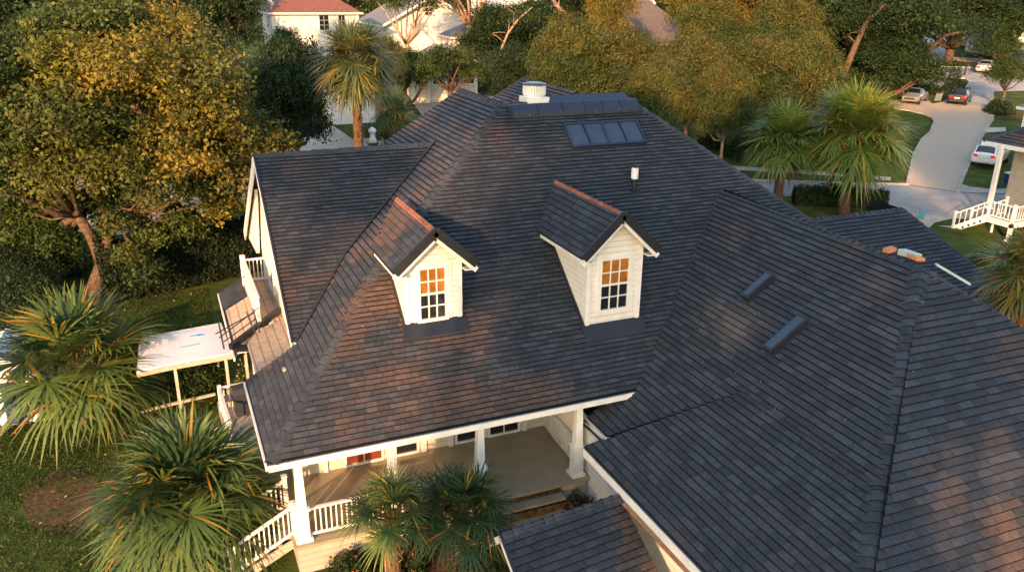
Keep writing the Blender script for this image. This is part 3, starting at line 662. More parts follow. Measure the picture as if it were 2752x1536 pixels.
def put(o, px, py, s, scale=1, rz=0, base=None, zoff=0, name=None):
    """stand a thing on the ground under the point seen at (px,py), s metres out; lab optional"""
    p = base if base is not None else ats(px, py, s)
    o.location = (p.x, p.y, gz(p.x, p.y)+zoff); o.rotation_euler.z = rz; o.scale = (scale,)*3
    return o
def crown_at(proto, px, py, s, rpx, zc, rx, label, group=None, rz=0, used=set(), hz=None):
    """place a tree so that its crown centre (local height zc, radius rx) shows at px,py with radius rpx"""
    p = ats(px, py, s); depth = (p-CAM).dot(FW); k = rpx*depth/FPX/rx
    o = proto if proto.name not in used else copy_tree(proto)
    used.add(o.name); g = gz(p.x, p.y)
    kz = min(1.5*k, max(.8*k, (p.z-g)/zc))
    o.location = (p.x, p.y, p.z-zc*kz); o.scale = (k, k, kz); o.rotation_euler.z = rz
    if label: o['label'] = label
    if group: o['group'] = group
    return o
# the big maple on the left
mb_ = atg(251, 822)
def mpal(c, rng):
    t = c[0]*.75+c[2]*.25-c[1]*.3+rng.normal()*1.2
    if t > 1.8: return GOLD+OLIVE[2:]  # gold lobes to the right and top: autumn leaves plus painted sunset light
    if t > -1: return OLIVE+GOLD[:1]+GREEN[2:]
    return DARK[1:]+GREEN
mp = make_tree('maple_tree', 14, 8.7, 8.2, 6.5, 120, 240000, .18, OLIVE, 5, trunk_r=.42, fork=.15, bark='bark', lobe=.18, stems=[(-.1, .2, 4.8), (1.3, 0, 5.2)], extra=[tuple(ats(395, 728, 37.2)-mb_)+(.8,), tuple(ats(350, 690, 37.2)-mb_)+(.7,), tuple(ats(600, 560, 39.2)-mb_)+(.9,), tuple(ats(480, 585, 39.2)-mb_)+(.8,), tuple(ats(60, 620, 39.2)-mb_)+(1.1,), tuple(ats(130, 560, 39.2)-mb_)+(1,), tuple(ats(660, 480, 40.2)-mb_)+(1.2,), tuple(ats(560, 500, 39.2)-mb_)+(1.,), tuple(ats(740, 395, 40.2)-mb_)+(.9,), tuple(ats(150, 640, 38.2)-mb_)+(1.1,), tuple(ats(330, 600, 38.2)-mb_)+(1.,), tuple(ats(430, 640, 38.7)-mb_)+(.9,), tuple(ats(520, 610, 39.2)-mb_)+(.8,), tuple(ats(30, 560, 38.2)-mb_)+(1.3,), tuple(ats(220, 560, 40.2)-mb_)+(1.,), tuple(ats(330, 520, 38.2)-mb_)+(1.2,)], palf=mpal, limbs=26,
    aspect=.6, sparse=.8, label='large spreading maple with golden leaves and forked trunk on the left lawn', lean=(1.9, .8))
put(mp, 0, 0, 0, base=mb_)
# prototypes
P_ev = make_tree('evergreen_tree', 8, 3, 3.6, 3.3, 34, 42000, .17, DARK, 11, trunk_r=.22, fork=.25, lobe=.42, aspect=.5)
P_oak = make_tree('oak_tree', 9, 4.5, 5.4, 3.6, 46, 60000, .2, DARK+GREEN[:1], 12, trunk_r=.4, fork=.3, lobe=.3, aspect=.55)
P_ol = make_tree('willow_tree', 8, 3.6, 4.1, 3.4, 44, 70000, .22, OLIVE, 13, trunk_r=.2, fork=.28, lobe=.34, aspect=.22, palf=lambda c, r: OLIVE if c[2]+r.normal()*.6 < .9 else WARM+OLIVE[1:], bark='palebark')  # warmer upper lobes: sunset light painted into the crown tops
P_wm = make_tree('willow_tree', 9, 3.6, 5.4, 3.0, 26, 32000, .24, WARM, 14, trunk_r=.17, fork=.3, lobe=.34, aspect=.3, palf=lambda c, r: WARM+GOLD[:2], bark='palebark', sparse=1.5)
P_bk = make_tree('oak_tree', 10, 5, 5.2, 4.2, 34, 26000, .3, GREEN+OLIVE[:2]+DARK[2:], 17, trunk_r=.4, fork=.3, lobe=.3, aspect=.55)
P_sp = make_tree('oak_tree', 9, 3.4, 6.6, 2.6, 11, 7000, .2, GREEN+OLIVE, 15, trunk_r=.22, fork=.42, lobe=.3, bark='palebark', sparse=1.3, limbs=10)
P_gr = make_tree('oak_tree', 6, 2.6, 3.9, 1.7, 16, 17000, .15, GREEN+OLIVE[:1], 16, trunk_r=.2, fork=.4, lobe=.4)
# (proto, px, py, s, radius px, label, rz)
G_ = 'trees of the neighbourhood'
TREES = [
 (P_ev, 3, 3.6, 790, 290, 56, 112, 'dense dark evergreen between the golden maple and the tall palm', .3),
 (P_ev, 3, 3.6, 612, 50, 74, 92, 'dark evergreen crown left of the red roofed house', 1.3),
 (P_ev, 3, 3.6, 70, 330, 52, 190, 'very dark tree on the left edge behind the maple', 2.1),
 (P_oak, 4.5, 5.4, 330, 40, 78, 200, 'deep green oak crown above the maple at the top', .4),
 (P_oak, 4.5, 5.4, 530, 30, 86, 115, 'dark green oak crown between the maple and the dark evergreen', 2.4),
 (P_oak, 4.5, 5.4, 90, 110, 74, 190, 'oak crown in the top left corner beside the red roofed cottage', 3.4),
 (P_ev, 3, 3.6, 85, 715, 41, 135, 'low dark tree behind the left palm', 4),
 (P_gr, 2.6, 3.9, 1210, 190, 78, 105, 'small round oak in front of the white bay windows', .5),
 (P_gr, 2.6, 3.9, 770, 130, 84, 48, 'little green tree against the wall of the red roofed house', 1.7),
 (P_ol, 3.6, 4.1, 1030, 190, 76, 62, 'soft green tree directly behind the tall palm crown', 2.9),
 (P_gr, 2.6, 3.9, 1085, 190, 84, 95, 'small green tree right of the tall palm crown', 2.5),
 (P_ev, 3, 3.6, 1330, 110, 96, 95, 'dark tree behind the curved pale limb', 1.5),
 (P_oak, 4.5, 5.4, 1420, 90, 100, 110, 'dark oak crown left of the grove at the top', 1.9),
 (P_oak, 4.5, 5.4, 1520, 30, 118, 90, 'shadowy oak with red brown trunk at the top middle', 4.9),
 (P_ev, 3, 3.6, 1375, 215, 76, 60, 'yellow green bushy tree behind the rear ridge', 5.2),
 (P_ol, 3.6, 4.1, 1535, 195, 70, 100, 'feathery olive tree at the left end of the grove', .2),
 (P_ol, 3.6, 4.1, 1700, 215, 72, 135, 'feathery tree in the grove with golden top behind the ridge vent', 1.2),
 (P_ol, 3.6, 4.1, 1850, 250, 66, 115, 'feathery olive tree in the grove above the skylight end', 2.2),
 (P_ol, 3.6, 4.1, 2010, 235, 70, 138, 'widest feathery tree at the centre of the grove', 3.4),
 (P_ol, 3.6, 4.1, 2160, 245, 64, 100, 'feathery tree at the right end of the grove behind the twin palms', 4.4),
 (P_ol, 3.6, 4.1, 1770, 290, 60, 90, 'low olive tree of the grove nearest the main roof', 5.4),
 (P_ol, 3.6, 4.1, 1950, 300, 60, 90, 'shaded olive tree of the grove with forked trunk over the lawn', .9),
 (P_ol, 3.6, 4.1, 1900, 120, 90, 100, 'olive tree peeking between the brown roof and the grove', 3.3),
 (P_ol, 3.6, 4.1, 2110, 125, 86, 110, 'olive tree behind the right end of the grove', 1.9),
 (P_oak, 4.5, 5.4, 2240, 130, 100, 100, 'dark oak filling the gap left of the leaning pale trunk', 5.1),
 (P_wm, 3.6, 5.4, 1870, 25, 96, 110, 'thin tree with glowing orange foliage in front of the brown roof', .3),
 (P_wm, 3.6, 5.4, 2060, 30, 94, 120, 'orange lit thin tree above the centre of the grove', 2.0),
 (P_wm, 3.6, 5.4, 1640, 60, 98, 70, 'small orange lit tree below the gable window at the top', 4.0),
 (P_oak, 4.5, 5.4, 2330, 40, 92, 210, 'large dark oak beyond the twin palms with leaning trunk', .8),
 (P_oak, 4.5, 5.4, 2380, 190, 86, 130, 'dark spreading oak over the lawn behind the grey car', 2.8),
 (P_oak, 4.5, 5.4, 2570, 50, 112, 150, 'grey green oak crown arching over the far white cars', 4.2),
 (P_oak, 4.5, 5.4, 2720, 40, 112, 90, 'oak crown in the top right corner', 5.5),
 (P_gr, 2.6, 3.9, 2710, 200, 84, 62, 'young street tree in front of the blue pickup', 1.1),
 (P_gr, 2.6, 3.9, 2690, 130, 108, 60, 'round green shrub like tree by the far verge', 3.1),
 (P_sp, 3.4, 6.6, 1090, 20, 92, 120, 'sparse tree with bare forking limbs before the white gable', .2),
 (P_sp, 3.4, 6.6, 1262, -60, 96, 150, 'tall sparse tree with pale sunlit trunk at the top', 3.2),
 (P_wm, 3.6, 5.4, 1190, 5, 110, 80, 'yellow leaved tree between the two pale trunks', 5.0),
]
BK = [(-40, 'first'), (230, 'second'), (470, 'third'), (980, 'fourth'), (1150, 'fifth'), (1430, 'sixth'), (1580, 'seventh'), (1780, 'eighth'), (1980, 'ninth'), (2180, 'tenth'), (2330, 'eleventh'), (2470, 'twelfth'), (2620, 'thirteenth'), (2780, 'last')]
for i_, (x_, w_) in enumerate(BK): TREES.append((P_bk, 5, 5.2, x_, 8-12*(i_ % 3), 142+6*(i_ % 4), 105+12*(i_ % 3), w_+' hazy green oak from the left along the top edge', i_*1.3))
for (pr_, rx, zc, px, py, s, rp, lb, rz) in TREES: crown_at(pr_, px, py, s, rp, zc, rx, lb, None, rz)
# leaning trunks and limbs of the dark oaks, curved limb at the top
def limb_tree(name, pts, rads, label, bark='bark', leafpts=(), pal=DARK, seed=1, cat='tree'):
    P = [ats(x, y, s) for x, y, s in pts]; b = V((P[0].x, P[0].y, gz(P[0].x, P[0].y)))
    root = empty(name, b, label, cat); m = MB()
    Q = [b-b]+[p-b for p in P] if P[0].z-b.z > .5 else [p-b for p in P]
    rads = ([rads[0]]+list(rads)) if len(Q) > len(rads) else rads
    SQ = []; SR = []
    for i in range(len(Q)-1):
        for t in (0, .5):
            SQ.append(Q[i].lerp(Q[i+1], t)+V((random.Random(seed+i).uniform(-.1, .1)*t, 0, 0))); SR.append(rads[i]+(rads[i+1]-rads[i])*t)
    SQ.append(Q[-1]); SR.append(rads[-1])
    m.tube(SQ, SR, 9); pr = random.Random(seed)
    for _ in range(7):
        i = pr.randrange(len(SQ)//2, len(SQ)); e = SQ[i]+V((pr.gauss(0, 1), pr.gauss(0, .6), pr.uniform(0, 1.2)))*1.2
        m.tube([SQ[i], SQ[i].lerp(e, .5)+V((0, 0, .1)), e], [SR[i]*.5, SR[i]*.3, .02], 5)
    m.build('trunk', M[bark], root, smooth=True)
    if leafpts:
        rng = np.random.default_rng(seed); C = []
        for x, y, s, r, n in leafpts:
            c = np.array(ats(x, y, s)-b); C.append(c+rng.normal(size=(n, 3))*r*np.array([1, 1, .5]))
        C = np.concatenate(C); n = len(C); N = rng.normal(size=(n, 3))+np.array([0, 0, .6]); N /= np.linalg.norm(N, axis=1)[:, None]
        leafmesh('crown', C, N, rng.uniform(.12, .28, n), np.array(pal)[rng.integers(0, len(pal), n)]*rng.uniform(.7, 1.4, (n, 1)), .5, parent=root, rng=rng)
    return root
limb_tree('oak_tree', [(2235, 285, 84), (2262, 210, 84), (2300, 120, 84), (2330, 60, 84), (2380, 10, 84)], [.38, .36, .3, .2, .12], 'oak with pale scarred trunk leaning right above the twin palms', leafpts=[(2350, 30, 84, 1.6, 2200), (2290, 60, 84, 1.2, 900)])
limb_tree('oak_tree', [(2435, 190, 90), (2450, 165, 90), (2500, 130, 91), (2540, 95, 92), (2620, 80, 93)], [.4, .34, .28, .2, .1], 'dark oak with one long limb reaching over the driveway', leafpts=[(2600, 75, 93, 1.8, 2500), (2560, 175, 92, .9, 500), (2645, 125, 92, 1.1, 900)])
limb_tree('oak_tree', [(1325, 210, 90), (1345, 140, 90), (1365, 90, 90), (1395, 50, 90), (1430, 20, 90)], [.16, .14, .12, .1, .06], 'slender tree with curving pale limb behind the rear roof', 'palebark', [(1410, 40, 90, 1.3, 900)], GREEN)
limb_tree('oak_tree', [(1520, 45, 112), (1500, 20, 112), (1480, -10, 112)], [.35, .3, .22], 'oak with thick red brown trunk beside the small porch roof', 'palebark', [(1500, -20, 112, 1.5, 900)], GREEN)
limb_tree('oak_tree', [(1090, 300, 80), (1120, 260, 80), (1150, 200, 80), (1200, 160, 80)], [.16, .14, .11, .05], 'slanting slim tree trunk left of the bay windows', 'bark', [(1180, 170, 80, 1.2, 1200), (1120, 180, 80, 1.0, 900)], GREEN)
# ------------------------------------------------------------------ palms
def make_palm(seed, H=5, Rr=2.6, nf=40, nleaf=26, pal=None, trunk_r=.2, dead=3, wid=.055, orange=.06, label=None, group=None, low=-38, fold=.4):
    nleaf = int(nleaf*1.55); nf = int(nf*1.25); rng = random.Random(seed); root = empty('palm_tree', (0, 0, 0), label, 'palm tree', group)
    m = MB(); top = V((0, 0, H)); Z = V((0, 0, 1))
    pal = pal or [(.055, .105, .03), (.075, .13, .035), (.095, .145, .035), (.045, .09, .033)]
    for i in range(nf):
        isd = i < dead; el = R(-62-rng.random()*12) if isd else R(86-(86-low)*((i-dead+.5)/(nf-dead))**.85+rng.uniform(-6, 6))
        az = i*2.39996+rng.uniform(-.25, .25); d = V((math.cos(az)*math.cos(el), math.sin(az)*math.cos(el), math.sin(el)))
        pl = Rr*(.42+.12*rng.random())*(.75 if isd else 1); b = top+V((math.cos(az), math.sin(az), 0))*.1
        sag = V((0, 0, -1))*pl*(.06+.14*(1-math.sin(el))/2); e = b+d*pl+sag; mid = b+d*pl*.5+sag*.2
        pc = (.15, .11, .03) if not isd else (.16, .08, .03); m.tube([b, mid, e], [.028, .02, .014], 4, pc, caps=False)
        d2 = (e-mid).normalized(); side = d2.cross(Z)
        side = side.normalized() if side.length > .05 else V((-math.sin(az), math.cos(az), 0)); nrm = side.cross(d2).normalized(); tw = rng.uniform(-.35, .35)
        side = (side*math.cos(tw)+nrm*math.sin(tw)).normalized(); nrm = side.cross(d2).normalized()
        if not isd:
            tl = fold*.2+fold*min(1, max(0, (1.35-el)/1.4)); d2 = (d2*(1-.55*tl)+V((0, 0, -1))*.62*tl).normalized(); side = d2.cross(Z) if d2.cross(Z).length > .2 else side; side = side.normalized(); nrm = side.cross(d2).normalized()
            if nrm.z < -.3: nrm = -nrm
        base = pal[rng.randrange(len(pal))]; kb = rng.uniform(.8, 1.25); ln = Rr*(.56+.12*rng.random())*(.8 if isd else 1)
        for j in range(nleaf):
            a = R(-146+292*(j+.5)/nleaf+rng.uniform(-4, 4)); dl = (d2*math.cos(a)+side*math.sin(a)+nrm*rng.uniform(-.10, .16)+nrm*.18*abs(math.sin(a))).normalized()
            l = ln*(1-.22*abs(a)/2.5)*rng.uniform(.85, 1.1); droop = l*(.08+.16*rng.random())*(1.5 if isd else 1)*(1.2-.5*max(0, d.z))
            up = (nrm+V((0, 0, .2))).normalized(); ws = dl.cross(up).normalized()*wid*.72*rng.uniform(.8, 1.2)*Rr/2.6
            if isd: c = (.13, .085, .04) if rng.random() < .7 else (.20, .11, .04)
            elif rng.random() < orange: c = (.34, .22, .03) if rng.random() < .7 else (.38, .15, .03)
            else: k2 = kb*rng.uniform(.8, 1.25); c = tuple(x*k2 for x in base)
            rows = []; cols = []
            for t, wv in ((0, .35), (.3, 1), (.65, .8), (1, .05)):
                p = e+dl*l*t+V((0, 0, -1))*droop*t*t*(1+t*.6); rows.append((p-ws*wv, p+ws*wv)); cols.append(t)
            n0 = len(m.v)
            for r_, t in zip(rows, cols):
                tip = .0 if isd else max(0, t-.55)*1.3*(.5 if rng.random() < .5 else .1)
                cc = tuple(c[i_]*(1-tip)+(.30, .22, .05)[i_]*tip for i_ in range(3)); m.v += [tuple(r_[0]), tuple(r_[1])]; m.c += [cc, cc]
            m.f += [(n0+2*q_, n0+2*q_+1, n0+2*q_+3, n0+2*q_+2) for q_ in range(3)]
    m.build('crown', M['frond'], root, recalc=False)
    tm = MB(); pts = []; rad = []; n = max(6, int(H/.35)); lx = rng.uniform(-.2, .2)
    for i in range(n+1):
        t = i/n; pts.append((lx*t*(1-t)*2, .1*math.sin(t*3), -.2+t*(H+.25))); rad.append(trunk_r*(1.25-.35*t+(.25 if t > .8 else 0))*rng.uniform(.92, 1.08))
    tm.tube(pts, rad, 12, (1, 1, 1))
    nb = int(H/.09)
    for i in range(nb):
        t = rng.random()**.7; z = t*H; az = rng.random()*6.28; r1 = trunk_r*(1.15-.3*t+(.2 if t > .8 else 0)); p = V((math.cos(az)*r1*.9, math.sin(az)*r1*.9, z))
        o = V((math.cos(az), math.sin(az), 1.2)).normalized(); L_ = rng.uniform(.12, .25)*(1.6 if t > .75 else .8); g = rng.uniform(.6, 1.8)
        tm.bar(p, p+o*L_, .1, .03, (g, g, g), taper=.4)
    tm.build('trunk', M['palmbark'], root)
    return root
def palm_at(o, px, py, s, rpx, H, Rr, rz=0):
    p = ats(px, py, s); depth = (p-CAM).dot(FW); k = rpx*depth/FPX/(Rr*1.08); g = gz(p.x, p.y)
    o.scale = (k, k, max(k*.8, (p.z-g)/H)) if (p.z-g)/H < 1.6*k else (k, k, (p.z-g)/H)
    o.location = (p.x, p.y, p.z-H*o.scale[2]); o.rotation_euler.z = rz; return o
PG = 'fan palms around the house'
def palm(px, py, s, rpx, label, seed, Rr=2.6, **k):
    p = ats(px, py, s); g = gz(p.x, p.y); depth = (p-CAM).dot(FW); Rm = rpx*depth/FPX/1.05
    o = make_palm(seed, H=p.z-g, Rr=Rm, label=label, **k); o.location = (p.x, p.y, g); return o
palm(200, 985, 26.0, 262, 'tall fan palm left of the white canopy with bare mulch ring at its foot', 21, nf=26, nleaf=26, orange=.05, trunk_r=.26, wid=.06, low=-22, dead=2, fold=.22)
palm(508, 1350, 19.0, 290, 'broad bushy fan palm in front of the porch stair', 22, nf=54, nleaf=30, orange=.035, trunk_r=.26, dead=2, low=-50, wid=.055, fold=.65)
palm(1055, 1385, 17.6, 150, 'fan palm before the porch railing with yellow green fan', 23, nf=18, nleaf=26, orange=.07, trunk_r=.2, dead=2, wid=.055, low=-15, fold=.25)
palm(1238, 1375, 18.0, 170, 'dark green fan palm nearest the porch steps', 24, nf=26, nleaf=26, orange=.03, pal=[(.025, .055, .022), (.035, .07, .026)], trunk_r=.2, dead=1, wid=.055, low=-25, fold=.25)
palm(955, 170, 43, 138, 'tall fan palm with slim trunk rising behind the left wing', 25, nf=40, nleaf=26, orange=.04, trunk_r=.24, dead=4, pal=[(.06, .085, .03), (.08, .10, .035), (.05, .08, .035)])
palm(1060, 300, 62, 80, 'short drooping fan palm right of the tall palm trunk', 26, nf=22, nleaf=22, orange=.1, trunk_r=.2)
palm(2112, 375, 53, 124, 'left palm of the pair behind the main roof', 27, nf=38, nleaf=28, orange=.05, trunk_r=.27, dead=3, low=-28, fold=.25, pal=[(.10, .165, .03), (.13, .19, .035), (.08, .14, .03)])
palm(2300, 362, 52, 165, 'larger right palm of the pair with orange lower fronds', 28, nf=46, nleaf=30, orange=.08, trunk_r=.30, dead=4, low=-30, fold=.25, pal=[(.13, .185, .03), (.16, .21, .035), (.11, .165, .03)])
palm(2775, 735, 27, 160, 'fan palm cut off by the right edge beside the wing roof', 29, nf=26, nleaf=34, orange=.18, trunk_r=.2, dead=3, pal=[(.10, .115, .03), (.12, .13, .035)])
palm(1500, 120, 84, 75, 'pale green fan palm in the grove at the top', 30, nf=30, nleaf=20, orange=.1, pal=[(.09, .115, .035), (.07, .10, .035)])
palm(1470, 210, 72, 80, 'fan palm in the grove behind the rear ridge', 31, nf=30, nleaf=20, orange=.06, pal=[(.07, .10, .04), (.06, .09, .04)])
# ------------------------------------------------------------------ shrubs and hedges
def bush(px, py, s, rpx, hm, label, pal=DARK, n=2500, seed=1, size=.13, dots=None, name='shrub', yr=1., rz=0, base=None):
    p = base or ats(px, py, s); rng = np.random.default_rng(seed); depth = (p-CAM).dot(FW); r = rpx*depth/FPX
    root = empty(name, (p.x, p.y, gz(p.x, p.y)), label, 'shrub' if name != 'hedge' else 'hedge'); root.rotation_euler.z = rz
    d = rng.normal(size=(n, 3)); d /= np.linalg.norm(d, axis=1)[:, None]; d[:, 2] = abs(d[:, 2]); rad = rng.uniform(.3, 1.08, n)**.5
    lump = 1+.18*np.sin(d[:, 0]*5+seed)*np.cos(d[:, 1]*6)
    C = d*(rad*lump)[:, None]*np.array([r, r*yr, hm]); N = d+rng.normal(size=(n, 3))*.7; N /= np.linalg.norm(N, axis=1)[:, None]
    leafmesh('foliage', C, N, rng.uniform(.6, 1.3, n)*size, np.array(pal)[rng.integers(0, len(pal), n)]*rng.uniform(.7, 1.4, (n, 1)), .5, parent=root, rng=rng)
    if dots:
        k = 60; C2 = C[rng.integers(0, n, k)]*1.03; leafmesh('flowers', C2, N[:k], np.full(k, .1), np.tile(np.array(dots), (k, 1)), .9, parent=root, rng=rng)
    m = MB(); pr = random.Random(seed)
    for _ in range(5): e = V((pr.uniform(-r, r)*.6, pr.uniform(-r, r)*.6*yr, hm*.7)); m.tube([(0, 0, -.1), e*.5, e], [.04, .03, .01], 5)
    m.build('stem', M['bark'], root); return root
def hedge(a, b, w_, h, label, n, seed, pal=DARK, size=.16):
    """a clipped run from ground point a to b"""
    d = b-a; L = math.hypot(d.x, d.y); root = empty('hedge', (a.x, a.y, gz(a.x, a.y)), label, 'hedge', rz=math.atan2(d.y, d.x)); rng = np.random.default_rng(seed)
    x = rng.uniform(0, L, n); t = rng.uniform(0, math.pi, n); top = h*(1+.12*np.sin(x*1.1+seed)+.06*np.sin(x*3.3)); q = rng.uniform(.82, 1.05, n)
    yy = np.sign(np.cos(t))*abs(np.cos(t))**.5*w_/2*q; zz = abs(np.sin(t))**.5*top*q; C = np.stack([x, yy, zz*rng.uniform(.96, 1.04, n)], 1)
    low = rng.random(n) < .45; C[low, 2] *= rng.uniform(.05, 1, low.sum())
    N = np.stack([rng.normal(size=n)*.4, np.cos(t), np.sin(t)], 1)+rng.normal(size=(n, 3))*.5; N /= np.linalg.norm(N, axis=1)[:, None]
    dz = (gz(b.x, b.y)-gz(a.x, a.y)); C[:, 2] += dz*x/L
    leafmesh('foliage', C, N, rng.uniform(.6, 1.4, n)*size, np.array(pal)[rng.integers(0, len(pal), n)]*rng.uniform(.6, 1.4, (n, 1)), .55, parent=root, rng=rng)
    m = MB(); m.add([(0, -w_*.36, -.1), (L, -w_*.36, dz-.1), (L, w_*.36, dz-.1), (0, w_*.36, -.1), (0, -w_*.3, h*.82), (L, -w_*.3, h*.82+dz), (L, w_*.3, h*.82+dz), (0, w_*.3, h*.82)],
        [(0,3,2,1),(4,5,6,7),(0,1,5,4),(1,2,6,5),(2,3,7,6),(3,0,4,7)]); m.build('branches', M['twigs'], root); return root
M['twigs'] = mat('twigs', (.012, .016, .008), .95, var=.4, vscale=5, spec=.05)
def G(x, y): return atg(x*1.06832, y*1.06832)
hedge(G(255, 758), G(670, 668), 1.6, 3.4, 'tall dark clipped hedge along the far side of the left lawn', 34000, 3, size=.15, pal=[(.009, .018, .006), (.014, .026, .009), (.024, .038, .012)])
hedge(G(1995, 512), G(2225, 520), 1.3, 1.3, 'low dark hedge at the foot of the twin palms', 7000, 5, pal=DARK+GREEN[:2], size=.15)
bush(0, 0, 0, 70, 1.8, 'dark round bush on the lawn left of the twin palms', seed=4, n=5000, base=G(1880, 395), size=.16)
bush(0, 0, 0, 45, 1.2, 'dark bush at the corner of the grove lawn', seed=5, n=3000, base=G(1790, 370), size=.16)
bush(0, 0, 0, 75, 1.6, 'dark leafy shrub growing under the white canopy', seed=6, n=6000, base=G(500, 975), size=.12, pal=DARK+GREEN)
bush(0, 0, 0, 22, 1.5, 'flowering shrub behind the deck railing with white blooms', seed=7, n=1500, base=G(615, 1005), size=.1, dots=(.8, .8, .75), pal=GREEN)
bush(0, 0, 0, 60, .7, 'low shrub with red flowers by the porch base', seed=8, n=2500, base=V((3.2, 18.2, 0)), size=.1, dots=(.35, .05, .03))
bush(0, 0, 0, 70, .8, 'dark low shrub between the two front palms', seed=9, n=3000, base=V((4.6, 17.9, 0)), size=.11, dots=(.4, .08, .02))
bush(0, 0, 0, 50, .8, 'small shrub beside the porch steps', seed=10, n=2200, base=V((10.1, 18.2, 0)), size=.09, dots=(.4, .05, .04))
bush(0, 0, 0, 70, 1.0, 'leafy ground shrub left of the entry gable', seed=19, n=3500, base=V((6.3, 16.6, 0)), size=.1, pal=DARK+GREEN)
bush(0, 0, 0, 40, 1.3, 'rounded shrub beside the dark cart by the driveway', seed=11, n=2500, base=G(2512, 285), size=.2, pal=DARK+GREEN[:1])
bush(0, 0, 0, 40, 1.1, 'dark shrub left of the stone path', seed=12, n=2500, base=G(2325, 232), size=.2)
bush(0, 0, 0, 38, 1.0, 'green shrub right of the stone path', seed=13, n=2500, base=G(2397, 232), size=.2, pal=DARK+GREEN[:1])
bush(60, 800, 36, 130, 2.4, 'broad dark shrub on the far left lawn behind the left palm', seed=21, n=9000, size=.15)
bush(0, 0, 0, 40, .9, 'shrub at the corner of the neighbouring porch', seed=14, n=2500, base=G(2578, 620), size=.12)
bush(0, 0, 0, 28, .8, 'low green shrub on the bank beside the right palm', seed=18, n=1200, base=G(2460, 668), size=.12, pal=GREEN)
bush(0, 0, 0, 60, 1.6, 'dark bush on the lawn right of the tall palm trunk', seed=15, n=4000, base=G(985, 345), size=.17)
bush(0, 0, 0, 55, 1.2, 'bright green bush with white blooms behind the rear ridge', seed=16, n=3500, base=G(1250, 235), size=.18, pal=GREEN+OLIVE, dots=(.7, .7, .65))
bush(0, 0, 0, 22, 2.2, 'small bushy sapling on the far verge', seed=17, n=1000, base=G(2397, 214), size=.2)
# ------------------------------------------------------------------ neighbouring houses
def simple_house(name, px, py, rz, w_, d_, h, roof, rh, wall, rmat, label, wins=(), over=.4, base=None, cat='house', zoff=0, hipend=None, trimc=True):
    p = base or atg(px*1.06832, py*1.06832)
    root = empty(name, (p.x, p.y, gz(p.x, p.y)+zoff), label, cat, rz=rz)
    m = MB(); m.box((0, 0, -1.5), (w_, d_, h))
    if roof == 'gable':   # gable faces -Y
        m.poly([(0, .0, h), (w_, 0, h), (w_/2, 0, h+rh)], .12, (0, 1, 0)); m.poly([(0, d_-.12, h), (w_, d_-.12, h), (w_/2, d_-.12, h+rh)], .12, (0, 1, 0))
    wl = m.build('wall', M[wall], root)
    r_ = MB(); k = rh/(w_/2 if roof == 'gable' else min(w_, d_)/2); e = h-over*k
    if roof == 'gable':
        for sx in (0, 1):
            x0 = -over if sx == 0 else w_+over
            r_.poly([(x0, -over, e+.02), (w_/2, -over, h+rh+.02), (w_/2, d_+over, h+rh+.02), (x0, d_+over, e+.02)], .14, (0, 0, 1))
    else:
        a = min(w_, d_)/2
        if w_ >= d_: ra, rb = (a, d_/2, h+rh), (w_-a, d_/2, h+rh)
        else: ra, rb = (w_/2, a, h+rh), (w_/2, d_-a, h+rh)
        P = [(-over, -over, e), (w_+over, -over, e), (w_+over, d_+over, e), (-over, d_+over, e), ra, rb]
        r_.add(P, [(0, 1, 5, 4), (1, 2, 5), (2, 3, 4, 5), (3, 0, 4)] if w_ >= d_ else [(0, 1, 4), (1, 2, 5, 4), (2, 3, 5), (3, 0, 4, 5)])
        r_.add([V(q)-V((0, 0, .05)) for q in P[:4]], [(0, 1, 2, 3)])
    ro = r_.build('roof', M[rmat], root)
    t = MB(); x0, x1, y0, y1 = -over, w_+over, -over, d_+over
    if roof == 'hip':
        for a_, b_ in (((x0, y0-.03), (x1, y0-.03)), ((x1+.03, y0), (x1+.03, y1)), ((x1, y1+.03), (x0, y1+.03)), ((x0-.03, y1), (x0-.03, y0))): t.bar((*a_, e-.02), (*b_, e-.02), .05, .2)
    else:
        for x in (x0, x1): t.bar((x, y0-.03, e-.02), (w_/2, y0-.03, h+rh-.02), .06, .28); t.bar((x, y0, e-.02), (x, y1, e-.02), .05, .2)
    for x in (.01, w_-.13): t.box((x, -.03, 0), (x+.12, -.002, h-.05))
    t.build('fascia', M['white'], ro)
    for (face, u, z, ww, wh) in wins:
        if face == 'f': window(root, (u, 0, z), (1, 0, 0), ww, wh, 2 if ww < 1.3 else 3, 2 if wh < 1.3 else 3, fw=.09)
        elif face == 'l': window(root, (0, u, z), (0, -1, 0), ww, wh, 2, 3, fw=.09)
        elif face == 'r': window(root, (w_, u, z), (0, 1, 0), ww, wh, 2, 3, fw=.09)
        elif face == 'd': dd = MB(); dd.box((u, -.05, z), (u+ww, -.002, z+wh)); dd.build('door', M['bluep'], root)
    return root
def H(name, px, py, s, *a, **k):
    q = ats(px, py, s); k['base'] = V((q.x, q.y, 0)); k['zoff'] = q.z-gz(q.x, q.y); return simple_house(name, 0, 0, *a, **k)
h1 = H('house', 735, 78+40, 92, .0, 9.5, 8, 3.4, 'hip', 2.6, 'siding', 'redroof', 'white house with dark red hip roof at the top left of the tall palm', wins=[('f', 5.0, 1.3, 1.2, 1.7), ('f', 7.1, 1.0, .9, 2.0), ('l', 3, 1.3, 1, 1.5)])
k = MB(); k.tube([(.2, .6, 3.3), (.2, .6, 4.2)], .04, 6); k.tube([(.1, .5, 4.15), (.16, .56, 4.25), (.22, .62, 4.3)], [.42, .38, .1], 14); k.build('satellite_dish', M['white'], h1)
